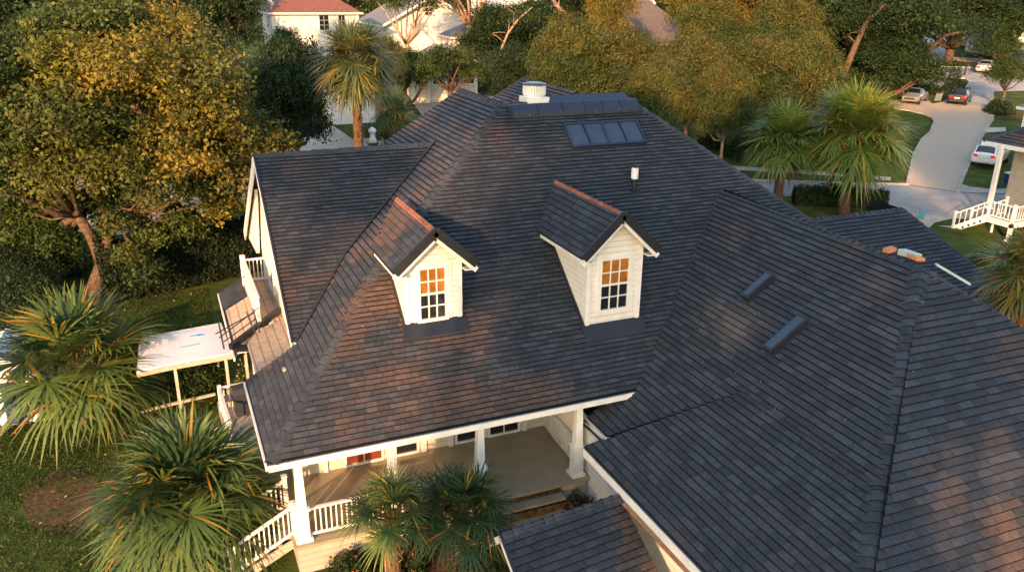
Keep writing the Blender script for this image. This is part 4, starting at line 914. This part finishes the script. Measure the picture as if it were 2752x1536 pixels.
H('house', 1040, 112, 104, .0, 11.5, 12, 2.2, 'gable', 3.1, 'siding', 'grayroof', 'white gabled house with grey roof behind the bare limbed tree', wins=[('f', 4.9, 2.9, 1.0, 1.1)], over=.7)
H('house', 1220, 140, 100, -.1, 9, 6, 1.9, 'hip', 1.6, 'siding', 'grayroof', 'low grey roofed annex right of the white gable', over=.5)
h3 = H('house', 1112, 262, 84, -.15, 6.5, 5, 3.4, 'hip', 1.6, 'cream', 'grayroof', 'cream bay window house with white posts behind the small round oak', wins=[('f', .15, 1.2, 1.2, 1.6), ('f', 1.9, 1.2, 1.3, 1.6), ('f', 3.5, 1.2, 1.3, 1.6), ('f', 5.1, 1.2, 1.2, 1.6)])
k = MB()
for x in (-.1, 1.55, 3.3, 4.95, 6.45): k.box((x-.1, -.16, -1.5), (x+.1, -.02, 3.3))
k.box((-.2, -.9, -1.1), (6.6, -.1, -.7)); k.build('post', M['white'], h3)
H('house', 1330, 27, 128, .1, 9, 8, 4.2, 'hip', 2.5, 'siding', 'grayroof', 'white two storey house cut by the top edge left of centre', wins=[('f', 3.0, 1.9, 1.5, 1.5)])
H('house', 890, 285, 66, .05, 3.6, 3, 1.6, 'hip', .8, 'siding', 'grayroof', 'low white outbuilding half hidden behind the tall palm fronds', wins=[('f', 1.2, .3, 1.3, .9)])
H('house', 1660, 150, 108, .1, 14, 12, 1.6, 'hip', 5.6, 'cream', 'brownroof', 'house with broad brown grey roof behind the orange lit trees', wins=[])
H('house', 1690, 45, 116, .1, 3.6, 3, 2.0, 'gable', 1.6, 'cream', 'grayroof', 'small pale gable with white rake boards above the grove', wins=[])
H('house', 1660, 50, 128, .1, 5.5, 6, 4.6, 'hip', 2.2, 'siding', 'grayroof', 'white house with dark gridded window at the top edge', wins=[('f', 3.2, 1.6, 1.5, 2)])
H('house', 1500, 55, 122, .1, 4.5, 3, 1.3, 'gable', 1.2, 'siding', 'redroof', 'little white porch with red brown roof at the top', wins=[])
H('house', 95, 50, 96, .1, 8, 7, 1.6, 'gable', 2.0, 'cream', 'redroof', 'cottage with orange red roof in the top left corner', wins=[('f', 2, .2, .9, 1.1), ('f', 5, .2, .9, 1.1)])
h9 = H('house', 2700, 118, 112, -.3, 9, 8, 3.2, 'hip', 2.4, 'siding', 'grayroof', 'white porch house in the top right corner', wins=[('f', 1, .8, 1.2, 1.6), ('f', 4, .8, 1.2, 1.6)])
k = MB(); k.box((-.5, -2, -.6), (9, -.1, -.3))
for x in (-.4, 2, 4.4, 6.8): k.box((x, -2, -.3), (x+.2, -1.8, 3))
k.build('porch', M['white'], h9)
sa = atg(-90, 1158); sb = atg(125, 1130)
hs = simple_house('shed', 0, 0, math.atan2(sb.y-sa.y, sb.x-sa.x), (sb-sa).length, 2.2, 2.0, 'gable', .7, 'tarp', 'tarp', 'white shed with dark blue door behind the left palm', cat='shed', over=.12, base=sa)

rng = np.random.default_rng(77); n = 70000
C = np.stack([rng.uniform(-10, 1.2, n), rng.uniform(19, 43, n), np.zeros(n)], 1); C[:, 2] = [gz(a_, b_) for a_, b_ in C[:, :2]]; C[:, 2] += .05
kp = ~((C[:, 0] > -.2) & (C[:, 1] < 29) & (C[:, 1] > 24)); ma_ = atg(168, 1350); kp &= np.hypot(C[:, 0]-ma_.x, C[:, 1]-ma_.y) > 1.25; C = C[kp]; n = len(C)
N = rng.normal(size=(n, 3)); N[:, 2] = abs(N[:, 2])*.6+.1; N /= np.linalg.norm(N, axis=1)[:, None]
pt_ = np.array([.5+.5*noise.noise(V((a_*.5, b_*.5, 0))) for a_, b_ in C[:, :2]])[:, None]
tag(leafmesh('grass_blades', C, N, rng.uniform(.07, .16, n), (np.array([.035, .065, .012])*(1-pt_)+np.array([.075, .10, .02])*pt_)*rng.uniform(.6, 1.4, (n, 1)), .22, rng=rng), 'short lawn grass on the left side', 'grass', kind='stuff')
n = 420; C = np.stack([rng.uniform(-9, 1, n), rng.uniform(19, 43, n), np.zeros(n)], 1); C[:, 2] = [gz(a_, b_)+.09 for a_, b_ in C[:, :2]]; N = rng.normal(size=(n, 3))*.3+np.array([0, 0, 1.]); N /= np.linalg.norm(N, axis=1)[:, None]
tag(leafmesh('fallen_leaves', C, N, rng.uniform(.06, .16, n), np.array([(.35, .22, .08), (.25, .12, .04), (.45, .38, .2)])[rng.integers(0, 3, n)], .6, rng=rng), 'fallen leaves scattered on the left lawn', 'leaves', kind='stuff')
# ------------------------------------------------------------------ left side: balcony, lean-to, canopy, deck
k = MB(); k.box((2.25, 27.3, 3.98), (3.14, 32.0, 4.08)); k.poly([(1.75, 23.55, 4.0), (2.85, 22.95, 4.95-.93), (3.14, 23.2, 4.02), (3.14, 27.3, 4.04), (2.2, 26.7, 4.04), (1.75, 25.6, 4.02)], .1)
bal = k.build('balcony', M['deck'], house)
k = MB(); k.box((2.27, 27.2, 4.1), (2.34, 31.4, 4.98)); k.box((2.22, 27.1, 4.98), (2.40, 31.5, 5.05)); k.box((2.22, 31.38, 4.0), (2.40, 31.56, 5.2)); k.box((2.26, 27.05, 4.05), (2.38, 27.2, 4.95)); k.build('parapet', M['white'], bal)
r_ = railing(bal, (2.4, 31.42, 4.1), (3.12, 31.42, 4.1), h=.92)
k = MB(); k.bar((3.10, 27.75, 4.22), (1.25, 25.95, 3.85), .16, .2); k.bar((1.42, 26.0, 3.75), (2.0, 25.9, 3.75), .5, .06); k.build('beam', M['black'], bal)
k = MB(); k.bar((1.45, 26.15, 3.62), (2.3, 26.0, 3.72), .05, .22); k.bar((1.32, 25.9, 3.42), (1.32, 32.35, 3.42), .05, .14); k.bar((1.9, 25.7, 3.2), (1.75, 23.7, 3.2), .12, .1); k.bar((1.9, 25.6, 2.4), (1.78, 23.8, 2.4), .1, .1)
for t in (0, .33, .66, 1): k.bar((1.88-.1*t, 25.6-1.8*t, 2.0), (1.88-.1*t, 25.6-1.8*t, 3.9), .09, .09)
k.build('lean_to_trim', M['white'], bal)
k = MB(); roof_plane(k, [V((1.36, 30.3, 3.47)), V((2.26, 30.3, 3.95)), V((2.26, 32.3, 3.95)), V((1.36, 32.3, 3.47))], .25, .5, 41, .25); lt = k.build('lean_to_roof', M['shingle'], house, recalc=False)
k = MB(); k.poly([(1.36, 26.1, 3.47), (2.26, 26.4, 3.95), (2.26, 30.28, 3.95), (1.36, 30.28, 3.47)], .06); k.build('boarding', M['deck'], lt)
k = MB(); k.bar((2.5, 32.33, 4.12), (1.3, 32.33, 3.5), .07, .07); k.bar((1.38, 26.05, 3.5), (1.38, 32.3, 3.5), .05, .05); k.build('edge_flashing', M['flash'], lt)
ant = empty('antenna', atz(640, 890, 4.0), 'thin black aerial frame lying over the balcony lean-to', 'antenna', world=True)
def seg(m, a, b, z0, z1, r=.018): m.tube([atz(*a, z0), atz(*b, z1)], r, 5)
k = MB(); seg(k, (588, 867), (602, 936), 4.5, 4.3, .03); seg(k, (662, 838), (685, 894), 4.6, 4.3, .025); seg(k, (680, 830), (698, 893), 4.6, 4.15, .025); k.build('mast', M['black'], ant)
for a, b in (((589, 907), (696, 826)), ((602, 917), (688, 855)), ((579, 897), (682, 840)), ((640, 750), (672, 737))):
    k = MB(); seg(k, a, b, 4.5, 4.7, .02); k.build('rod', M['black'], ant)
can = empty('canopy', (0, 29.5, 0), 'white flat topped canopy on posts over the side yard', 'canopy', world=True)
c0 = [atz(x*1.06832, y*1.06832, 2.6) for x, y in ((352, 848), (556, 811), (584, 886), (430, 914), (345, 932))]
k = MB(); k.poly(c0, .05); top = k.build('canopy_top', M['tarp'], can)
k = MB()
for i in range(5): k.bar(c0[i]+V((0, 0, -.14)), c0[(i+1) % 5]+V((0, 0, -.14)), .07, .18)
k.build('beam', M['deckw'], can)
for p in (c0[2].lerp(c0[3], .12), c0[1].lerp(c0[0], .1), c0[2].lerp(c0[1], .2)+V((.5, 0, 0)), c0[3].lerp(c0[2], .05)):
    k = MB(); k.box((p.x-.05, p.y-.05, 0), (p.x+.05, p.y+.05, 2.46)); k.build('post', M['deckw'], can)
k = MB(); a, b = atz(470, 1083, .8), atz(578, 1058, .8); k.bar(a, b, .09, .09); a2 = atz(380, 1105, .8); k.bar(a2, a, .09, .09); k.build('rail', M['deckw'], can)
def txt(s, loc, size, m, parent, rot):
    c = bpy.data.curves.new('lettering', 'FONT'); c.body = s; c.size = size; c.extrude = .003; c.align_x = 'CENTER'
    o = bpy.data.objects.new('lettering', c); sc.collection.objects.link(o); dg = bpy.context.evaluated_depsgraph_get(); me = bpy.data.meshes.new_from_object(o.evaluated_get(dg))
    sc.collection.objects.unlink(o); me.materials.clear(); me.materials.append(m); q = link('lettering', me, parent); q.location = V(loc)-(parent.location if parent.type == 'EMPTY' else (parent.parent.location+parent.location)); q.rotation_euler = rot; return q
dirc = c0[2]-c0[3]; ang = math.atan2(dirc.y, dirc.x)
tp = atz(510, 929, 2.61); txt('Tsssumont', tp, .16, M['bluemark'], top, (0, 0, ang+.05))
lp = atz(529, 900, 2.612); k = MB(); P_ = []
for i in range(20):
    t = 2*math.pi*i/20; P_.append(lp+V((.12+.17*math.cos(t), .07*math.sin(t)*(1+.3*math.cos(3*t)), 0)))
k.poly(P_, .006); k.poly([lp+V((-.30, -.03, 0)), lp+V((-.05, -.05, 0)), lp+V((-.02, .03, 0)), lp+V((-.2, .04, 0))], .006); k.build('emblem', M['bluemark'], top)
dk = empty('side_deck', (1.5, 27, 0), 'dim side deck with white railing below the balcony', 'deck', world=True)
k = MB(); k.box((.7, 24.4, .4), (3.1, 28.9, .5)); k.build('deck_floor', M['deckw'], dk)
k = MB(); a = atz(589, 1042, 1.4); b = atz(618, 1135, 1.4); k.bar(a, b, .1, .08); k.bar(a-V((0, 0, .8)), b-V((0, 0, .8)), .08, .06); e = atz(660, 1028, 1.4); k.bar(a, e, .08, .08)
for t in range(9): p = a.lerp(b, t/8); k.bar(p-V((0, 0, .85)), p, .04, .04)
for t in range(1, 8): p = a.lerp(e, t/7.); k.bar(p-V((0, 0, .85)), p, .04, .04)
k.bar(a-V((0, 0, 1.4)), a+V((0, 0, .1)), .14, .14); k.build('railing', M['white'], dk)
gp = atz(668, 1110, .5); gr = empty('grill', (gp.x, gp.y, .5), 'covered grey barbecue grill beside the left eave', 'grill', rz=.1)
k = MB(); k.box((-.45, -.28, .1), (.45, .28, .75)); k.build('cart', M['darkp'], gr)
k = MB(); prof(k, -.5, .5, [(-.32, .75), (-.32, .95), (-.2, 1.12), (.15, 1.16), (.32, 1.02), (.32, .75)], ); k.build('lid', M['darkp'], gr)
k = MB(); k.box((-.8, -.25, .74), (-.5, .25, .78)); k.build('side_shelf', M['grey'], gr); k = MB(); k.box((.5, -.25, .74), (.8, .25, .78)); k.build('side_shelf', M['grey'], gr)
dx_ = (atg(48, 1142)-sa).length
k = MB(); k.box((dx_-.3, -.03, .05), (dx_+.35, -.003, 1.7)); k.build('door', M['bluep'], hs)
rng = np.random.default_rng(5); C = []; N = []
for _ in range(34): x_ = rng.uniform(4, 15); y_ = rng.uniform(19, 25); C.append(onF(x_, y_, .055)); N.append(nF)
for _ in range(40): x_ = rng.uniform(11.5, 18); y_ = rng.uniform(12.5, 18); C.append(onW(x_, y_, .06)); N.append(nW)
kp = [i for i, c in enumerate(C) if not (5.3 < c.x < 8.2 and c.y > 20.6) and not (10.6 < c.x < 14 and c.y > 19.9) and not (c.z > 8)]
C = np.array(C)[kp]; N = np.array(N)[kp]; n = len(C)
tag(leafmesh('fallen_leaves', C, N, rng.uniform(.02, .06, n), np.array([(.4, .32, .22), (.3, .16, .06), (.5, .48, .45)])[rng.integers(0, 3, n)], .6, rng=rng), 'tiny pale leaves and debris on the grey roofs', 'leaves', kind='stuff')
# ------------------------------------------------------------------ posts
lb = atg(559, 750); lh = vtop(lb, 610)
lp_ = empty('lamp_post', lb, 'slim white pole standing against the dark hedge', 'lamp post'); k = MB(); k.tube([(0, 0, 0), (0, 0, lh)], [.055, .04], 10); k.build('pole', M['white'], lp_)
k = MB(); k.tube([(0, 0, lh), (0, 0, lh+.08), (0, 0, lh+.35), (0, 0, lh+.42)], [.06, .13, .16, .03], 10); k.build('lantern', M['white'], lp_)
fb = ats(1002, 386, 58); fz = gz(fb.x, fb.y); fp_ = empty('gate_post', (fb.x, fb.y, fz), 'white gate post with ball finial just behind the left wing ridge', 'post')
hh = fb.z-fz; k = MB(); k.box((-.3, -.3, 0), (.3, .3, hh)); k.box((-.38, -.38, hh), (.38, .38, hh+.08)); k.build('pillar', M['navy'], fp_)
k = MB(); k.tube([(0, 0, hh+.08), (0, 0, hh+.3), (0, 0, hh+.55), (0, 0, hh+.62)], [.3, .26, .16, .24], 14); rr = [.04+.26*math.sin(math.pi*i/8) for i in range(9)]
k.tube([(0, 0, hh+.62+.56*i/8) for i in range(9)], rr, 16); k.build('finial', M['white'], fp_, smooth=True)
# ------------------------------------------------------------------ cars
def make_car(kind, pm, label):
    root = empty('car' if kind != 'pickup' else 'pickup_truck', (0, 0, 0), label, 'car' if kind != 'pickup' else 'pickup truck')
    if kind == 'sedan':
        S = [(-2.32,.42,.66,.70,.66,.74),(-2.26,.30,.86,.93,.70,.84),(-1.95,.24,.93,1.02,.74,.90),(-1.45,.22,.95,1.06,.74,.91),(-.85,.22,.96,1.38,.60,.91),(-.3,.22,.96,1.45,.61,.92),(.35,.22,.95,1.40,.60,.92),(1.0,.22,.93,1.02,.70,.91),(1.6,.24,.86,.94,.72,.90),(2.1,.28,.76,.84,.68,.84),(2.3,.36,.60,.66,.60,.72)]; W = (3, 4, 6, 7)
    elif kind == 'hatch':
        S = [(-2.05,.40,.68,.74,.66,.76),(-2.0,.28,.92,1.0,.72,.85),(-1.75,.24,.98,1.12,.72,.89),(-1.2,.22,1.0,1.42,.62,.90),(-.5,.22,1.0,1.50,.62,.91),(.3,.22,.98,1.44,.60,.91),(.95,.22,.95,1.04,.70,.90),(1.5,.24,.88,.96,.72,.89),(1.9,.28,.78,.85,.68,.84),(2.05,.36,.62,.68,.60,.72)]; W = (2, 3, 5, 6)
    elif kind == 'suv':
        S = [(-2.3,.45,.80,.86,.70,.80),(-2.25,.32,1.02,1.08,.76,.90),(-2.0,.28,1.08,1.62,.68,.93),(-1.2,.26,1.08,1.72,.68,.94),(0,.26,1.06,1.72,.68,.94),(.6,.26,1.04,1.62,.66,.94),(1.2,.28,1.02,1.14,.74,.93),(1.8,.30,.96,1.05,.74,.91),(2.2,.34,.82,.90,.70,.86),(2.32,.42,.66,.72,.62,.76)]; W = (1, 2, 5, 6)
    else:
        S = [(-2.7,.5,.95,.99,.85,.92),(-2.6,.45,1.0,1.04,.86,.95),(-.95,.4,1.0,1.04,.86,.96),(-.85,.4,1.05,1.70,.66,.96),(0,.4,1.05,1.80,.68,.96),(.7,.4,1.04,1.68,.66,.96),(1.3,.4,1.04,1.14,.78,.96),(2.2,.42,1.0,1.08,.78,.94),(2.65,.5,.85,.92,.74,.88)]; W = (2, 3, 5, 6)
    m = MB(); rings = []
    for (y, zb, zs, zr, wr, w_) in S:
        h_ = [(w_*.82, zb), (w_*.97, zb+.10), (w_, zb+(zs-zb)*.55), (w_*.97, zs-.05), (w_*.93, zs), (wr+(w_*.93-wr)*.06, zs+(zr-zs)*.9), (wr*.92, zr-.01+.0), (wr*.5, zr+.03)]
        rings.append([V((x, y, z)) for x, z in h_]+[V((-x, y, z)) for x, z in reversed(h_)])
    n = 16; vs = [p for r_ in rings for p in r_]; fs = []
    for i in range(len(rings)-1):
        for j in range(n): fs.append((i*n+j, i*n+(j+1) % n, (i+1)*n+(j+1) % n, (i+1)*n+j))
    fs.append(tuple(range(n))); fs.append(tuple(range((len(rings)-1)*n, len(rings)*n))[::-1]); m.add(vs, fs); body = m.build('body', pm, root)
    import bmesh
    body.data.polygons.foreach_set('use_smooth', [True]*len(body.data.polygons)); body.data.set_sharp_from_angle(angle=R(38)) if hasattr(body.data, 'set_sharp_from_angle') else None
    def quadglass(i, j, a, b, c, d, off):
        """glass panel on ring i..j between ring points"""
        P = [rings[i][a], rings[i][b], rings[j][d], rings[j][c]]; ce = sum(P, V())/4; return [ce+(p-ce)*.86+off for p in P]
    rb, rt, fb_, ft = W
    wi = MB()
    def strip(m_, i, j, off):
        A_ = rings[i][5:11]; B_ = rings[j][5:11]; ce = (sum(A_, V())+sum(B_, V()))/12
        m_.add([ce+(p-ce)*.87+off for p in A_+B_], [(q_, q_+1, q_+7, q_+6) for q_ in range(5)])
    strip(wi, rb, rt, V((0, -.02, .02))); wi.build('rear_window', M['glass'], root)
    wi = MB(); strip(wi, ft, fb_, V((0, .02, .02))); wi.build('windshield', M['glass'], root)
    for sx, (a, b) in ((1, (4, 5)), (-1, (11, 10))):
        wi = MB()
        for i in range(rt, fb_+0):
            P = [rings[i][a], rings[i][b], rings[i+1][b], rings[i+1][a]]; ce = sum(P, V())/4
            if i+1 <= fb_: wi.poly([ce+V(((p-ce).x*.9, (p-ce).y*.93, (p-ce).z*.8))+V((sx*.014, 0, 0)) for p in P], .01, (-sx, 0, 0))
        wi.build('side_window', M['glass'], root)
    ys = S[0][0]; ye = S[-1][0]; zt = S[1][2]
    for sx in (1, -1):
        k = MB(); x = S[1][5]*.78*sx; x *= 1.08; k.box((min(x, x-sx*.30), ys-.005, zt-.25), (max(x, x-sx*.30), ys+.3, zt-.03)); k.box((min(x, x+sx*.08), ys+.03, zt-.24), (max(x, x+sx*.08), ys+.36, zt-.04)); k.build('taillight', M['taillight'], root)
        k = MB(); x = S[-2][5]*.8*sx; k.box((min(x, x-sx*.3), ye-.28, S[-2][2]-.22), (max(x, x-sx*.3), ye-.03, S[-2][2]-.06)); k.box((min(x, x+sx*.08), ye-.36, S[-2][2]-.2), (max(x, x+sx*.08), ye-.1, S[-2][2]-.07)); k.build('headlight', M['headlight'], root)
        k = MB(); x = S[len(S)//2][5]*sx; k.box((min(x, x+sx*.17), W[3] and S[W[3]][0]-.25, S[4][2]), (max(x, x+sx*.17), S[W[3]][0]-.12, S[4][2]+.13)); k.build('mirror', pm, root)
        for y in (ys+.85, ye-.85):
            k = MB(); r = .33 if kind not in ('suv', 'pickup') else .38; x1 = (S[4][5]+.015)*sx; x0 = x1-.22*sx
            k.tube([(x0, y, r), (x0+.02*sx, y, r), (x1-.02*sx, y, r), (x1, y, r)], [r*.93, r, r, r*.93], 20); wl = k.build('wheel', M['rubber'], root, smooth=False)
            k = MB(); k.tube([(x1-.01*sx, y, r), (x1+.012*sx, y, r)], [r*.62, r*.6], 10); k.build('rim', M['chrome'], wl)
    k = MB(); k.box((-.26, ys-.035, zt-.28), (.26, ys+.03, zt-.15)); k.build('licence_plate', M['plate'], root)
    k = MB(); k.box((-S[1][5]*.8, ys-.04, S[1][1]+.10), (S[1][5]*.8, ys+.1, S[1][1]+.26)); k.build('bumper', pm if kind != 'hatch' else M['darkp'], root); k = MB(); k.box((-S[-2][5]*.75, ye-.1, S[-2][1]+.06), (S[-2][5]*.75, ye+.04, S[-2][1]+.2)); k.build('bumper', pm if kind != 'hatch' else M['darkp'], root)
    k = MB(); k.box((-.5, ye-.08, S[-2][2]-.26), (.5, ye+.025, S[-2][2]-.12)); gl = k.build('grille', M['black'], root)
    k = MB(); k.box((-.5, ye+.0, S[-2][2]-.20), (.5, ye+.04, S[-2][2]-.17)); k.build('grille_bar', M['chrome'], gl)
    if kind == 'suv':
        k = MB(); k.poly([(-.5, -1.6, 1.755), (.5, -1.6, 1.755), (.5, .1, 1.765), (-.5, .1, 1.765)], .03, (0, 0, 1)); k.build('sunroof', M['glass'], root)
        for x in (-.64, .60): k = MB(); k.box((x, -1.8, 1.73), (x+.04, .4, 1.79)); k.build('roof_rail', M['chrome'], root)
    if kind == 'pickup':
        k = MB(); k.poly([(-.8, -2.5, 1.06), (.8, -2.5, 1.06), (.7, -1.0, 1.4), (-.7, -1.0, 1.4)], .05, (0, 0, -1)); k.build('bed_cover', M['bluep'], root)
    return root
def park(o, px, py, az, sc_=1.): p = atg(px, py); o.location = (p.x, p.y, p.z+.05); o.rotation_euler = (-.0, 0, -R(az)); o.scale = (sc_,)*3; return o
park(make_car('hatch', M['dark'], 'black hatchback with lit tail lights driving up the paved driveway'), 2577, 278, 59)
park(make_car('sedan', M['grey'], 'grey sedan facing the camera at the driveway edge under the dark oak'), 2456, 276, 241)
park(make_car('sedan', M['silver'], 'silver sedan seen from behind at the far road junction'), 2648, 195, 60)
park(make_car('suv', M['whitep'], 'white sport utility car parked on grass behind the neighbouring porch post'), 2660, 440, 66)
park(make_car('suv', M['whitep'], 'white car facing the road on the far lawn beneath oak branches'), 2606, 128, 250)
park(make_car('sedan', M['whitep'], 'white sedan on the far drive partly hidden by the long oak limb'), 2492, 124, 205)
park(make_car('pickup', M['bluep'], 'dark blue pickup truck parked at the right edge by the young tree'), 2738, 178, 75)
# ------------------------------------------------------------------ neighbouring porch on the right
g0 = atg(2708, 649); fl_h = vtop(g0, 598); fz_ = g0.z+fl_h
print('nb porch', g0, fl_h)
nb = empty('neighbour_house', g0, 'neighbouring house at the right edge with white railed porch, stair and brown hip roof', 'house', world=True)
d0 = V((g0.x, g0.y, fz_)); d1 = atz(2646, 581, fz_); d2 = atz(2735, 535, fz_)
print('d', d0, d1, d2)
dY = (d1-d0).length; DX = 5.5
pX, pY = d0.x, d0.y; Y1_ = d1.y
k = MB(); k.box((pX-.05, pY-.05, fz_-.1), (pX+DX, Y1_, fz_)); k.build('porch_floor', M['deckw'], nb)
k = MB(); k.box((pX-.1, pY-.1, fz_-.34), (pX-.04, Y1_, fz_-.0)); k.box((pX-.1, pY-.1, fz_-.34), (pX+DX, pY-.04, fz_)); k.box((pX-.1, pY-.1, g0.z-.3), (pX+.1, pY+.1, fz_-.1)); k.box((pX-.16, pY-.16, g0.z-.1), (pX+.16, pY+.16, g0.z+.1))
k.box((pX+.4, Y1_-.2, g0.z-.3), (pX+.5, Y1_-.1, fz_-.1)); k.build('porch_frame', M['white'], nb)
railing(nb, (pX, pY+.07, fz_), (pX, Y1_-.08, fz_), h=.95, gap=.22); k = MB(); k.box((pX-.08, pY-.08, fz_+.003), (pX+.08, pY+.08, fz_+1.1)); k.build('post', M['white'], nb); railing(nb, (pX, pY, fz_), (pX+DX, pY, fz_), h=.95, gap=.22)
s0 = atg(2560, 612); so_ = V((s0.x, s0.y, s0.z)); sw = 1.5
sdir = V((so_.x-pX, so_.y-Y1_, 0)); top_ = V((pX, Y1_, fz_)); bot = V((so_.x, so_.y, gz(so_.x, so_.y)))
side_ = V((1, 0, 0)) if abs(sdir.y) > abs(sdir.x) else V((0, 1, 0))
k = MB(); kr = MB()
for i in range(6):
    t = (i+.5)/6; p = top_.lerp(bot, t); q_ = p+side_*sw; k.bar(p+V((0, 0, -.02)), q_+V((0, 0, -.02)), .42, .05)
    if i: kr.bar(p+V((0, 0, -.12)), q_+V((0, 0, -.12)), .3, .14)
k.bar(top_+V((0, 0, -.2)), bot+V((0, 0, -.1)), .06, .3); sw_ = k.build('stair', M['white'], nb); kr.build('riser', M['mulch'], sw_)
railing(nb, top_, bot, h=.95, gap=.3, post=True); railing(nb, top_+side_*sw, bot+side_*sw, h=.95, gap=.3, post=True)
k = MB(); k.poly([bot+V((0, 0, .03)), bot+side_*sw+V((0, 0, .03)), bot+side_*sw+sdir.normalized()*1.1+V((0, 0, .03)), bot+sdir.normalized()*1.1+V((0, 0, .03))], .1); k.build('landing', M['walk'], nb)
cb = atz(2657, 560, fz_); chh = vtop(cb, 388); zr = cb.z+chh
print('col', cb, chh)
k = MB(); k.box((cb.x-.12, cb.y-.12, fz_), (cb.x+.12, cb.y+.12, zr)); k.box((cb.x-.18, cb.y-.18, fz_), (cb.x+.18, cb.y+.18, fz_+.2)); k.build('column', M['white'], nb)
c2_ = atz(2733, 480, fz_); k = MB(); k.box((c2_.x-.12, c2_.y-.12, fz_), (c2_.x+.12, c2_.y+.12, zr)); k.build('column', M['white'], nb)
C0 = atz(2642, 378, zr); C1 = atz(2677, 329, zr); C2 = atz(2800, 404, zr); print('roof', C0, C1, C2)
ra = C0+V((3.6, -3.4, 2.3)); k = MB()
C1 = C0+V((9, 0, 0)); C2 = C0+V((0, -16, 0))
roof_plane(k, [C0, ra, ra+V((0, -12, 0)), C2], .3, .6, 51, .75, tint=(1.2, 1, 1)); roof_plane(k, [C0, C1, ra+V((3, 0, 0)), ra], .3, .6, 52, .75, tint=(1.2, 1, 1)); 
caps(k, C0, ra, V((-.4, 0, 1)).normalized(), V((0, .4, 1)).normalized(), .25, .5, 53, .3)
nr_ = k.build('roof', M['shingle'], nb, recalc=False)
k = MB(); k.bar(C0+V((-.03, .03, -.1)), C1+V((0, .03, -.1)), .08, .26); k.bar(C0+V((-.03, .03, -.1)), C2+V((-.03, 0, -.1)), .08, .26); k.build('fascia', M['white'], nr_)
k = MB(); k.box((C0.x+.4, C0.y-16, zr-.12), (C0.x+9, C0.y-.3, zr-.06)); k.build('ceiling', M['soffit'], nb)
k = MB(); k.box((pX+1.2, pY-9, g0.z-1), (pX+8, pY-1.0, fz_+.02)); k.box((pX+3.2, pY-9, fz_+.02), (pX+9, Y1_+1.4, zr-.13)); k.build('wall', M['base'], nb)
bb = atz(2723, 495, fz_); b_ = empty('storage_bin', (bb.x, bb.y, fz_), 'blue storage bin with white lid on the neighbouring porch', 'bin'); k = MB(); k.box((-.4, -.5, 0), (.4, .5, .75)); k.build('tub', M['bluep'], b_); k = MB(); k.box((-.45, -.55, .75), (.45, .55, .83)); k.build('lid', M['white'], b_)
wb = atg(2697, 303); b_ = empty('wheelie_bin', wb, 'dark wheeled bin beside the rounded driveway shrub', 'bin', rz=-R(60)); k = MB(); k.bar((0, 0, .08), (0, 0, 1.25), .75, .8, up=(0, 1, 0)); k.build('tub', M['darkp'], b_); k = MB(); k.box((-.45, -.5, 1.25), (.45, .45, 1.33)); k.build('lid', M['darkp'], b_)
k = MB()
for x in (-.4, .4): k.tube([(x-.05, .38, .12), (x+.05, .38, .12)], .13, 12)
k.build('wheel', M['rubber'], b_)
H('house', 2850, 372, 60, .1, 6, 3, 2.3, 'hip', 1.8, 'siding', 'grayroof', 'white porched house with grey roof at the right edge above the wheeled bin', wins=[('f', 1, .6, 1.2, 1.5)])
tcp = atg(2474, 590); tc_ = empty('garden_chair', tcp, 'small teal garden chair by the path behind the back right roof', 'chair', rz=2.2); tc_.scale = (.6,)*3
k = MB(); k.box((-.3, -.3, .34), (.3, .3, .4)); k.build('seat', M['teal'], tc_); k = MB(); k.bar((0, .28, .38), (0, .5, 1.05), .6, .05, up=(0, 1, 0)); k.build('backrest', M['teal'], tc_)
for x in (-.26, .26):
    for y in (-.26, .26): k = MB(); k.box((x-.03, y-.03, 0), (x+.03, y+.03, .34)); k.build('leg', M['teal'], tc_)
    k = MB(); k.box((x-.07, -.3, .56), (x+.07, .34, .6)); k.box((x-.03, -.28, .4), (x+.03, -.22, .56)); k.build('armrest', M['teal'], tc_)
mp_ = atg(2592, 204); mb2 = empty('mailbox', mp_, 'small dark mailbox on a post at the far kerb', 'mailbox'); k = MB(); k.box((-.06, -.06, 0), (.06, .06, 1.1)); k.build('post', M['darkp'], mb2); k = MB(); k.box((-.15, -.3, 1.1), (.15, .3, 1.42)); k.build('box', M['darkp'], mb2)
# ------------------------------------------------------------------ tall trees behind the viewpoint: their shade falls on the house
SA = V((SUN_AZ.x, SUN_AZ.y, 0)); SBv = V((-SUN_AZ.y, SUN_AZ.x, 0))
def shade(b, v, ad, r, n, seed, size=.42, lobe=.42, nl=16):
    p = SA*ad+SBv*b; z = v+math.tan(SUN_EL)*ad; g = gz(p.x, p.y)
    o = make_tree('oak_tree', z-g, r, z-g, r*.9, nl, n, size, DARK+GREEN, seed, trunk_r=.16, fork=.6, lobe=lobe, label='tall oak standing behind the viewpoint', group='tall oaks behind the viewpoint', sparse=1)
    o.location = (p.x, p.y, g)
#--SHADE
for i_, (b_, v_, ad, rr_, n_) in enumerate([(-1.6, 14.2, 30, 4.3, 20000), (3.9, 12.9, 33, 4.5, 12001), (3.4, 18.5, 36, 5.2, 26000), (-6.8, 19.3, 32, 4.3, 22000), (-1.8, 7.0, 26, 4.2, 14000),
        (9.2, 15.0, 38, 4.6, 18000), (-14, 15.5, 36, 3.2, 2600), (21, 20, 50, 7.5, 24000), (-3.7, 10.6, 28, 2.5, 9000), (2.4, 9.3, 27, 3.3, 8001), (6.8, 11.2, 29, 2.6, 5001)]):
    lump = n_ % 10
    shade(b_, v_, ad, rr_, n_, 60+i_, nl=(34 if lump else 14) if n_ > 4000 else 9, lobe=(.23 if lump else .45) if n_ > 4000 else .34, size=.36 if lump else .5)
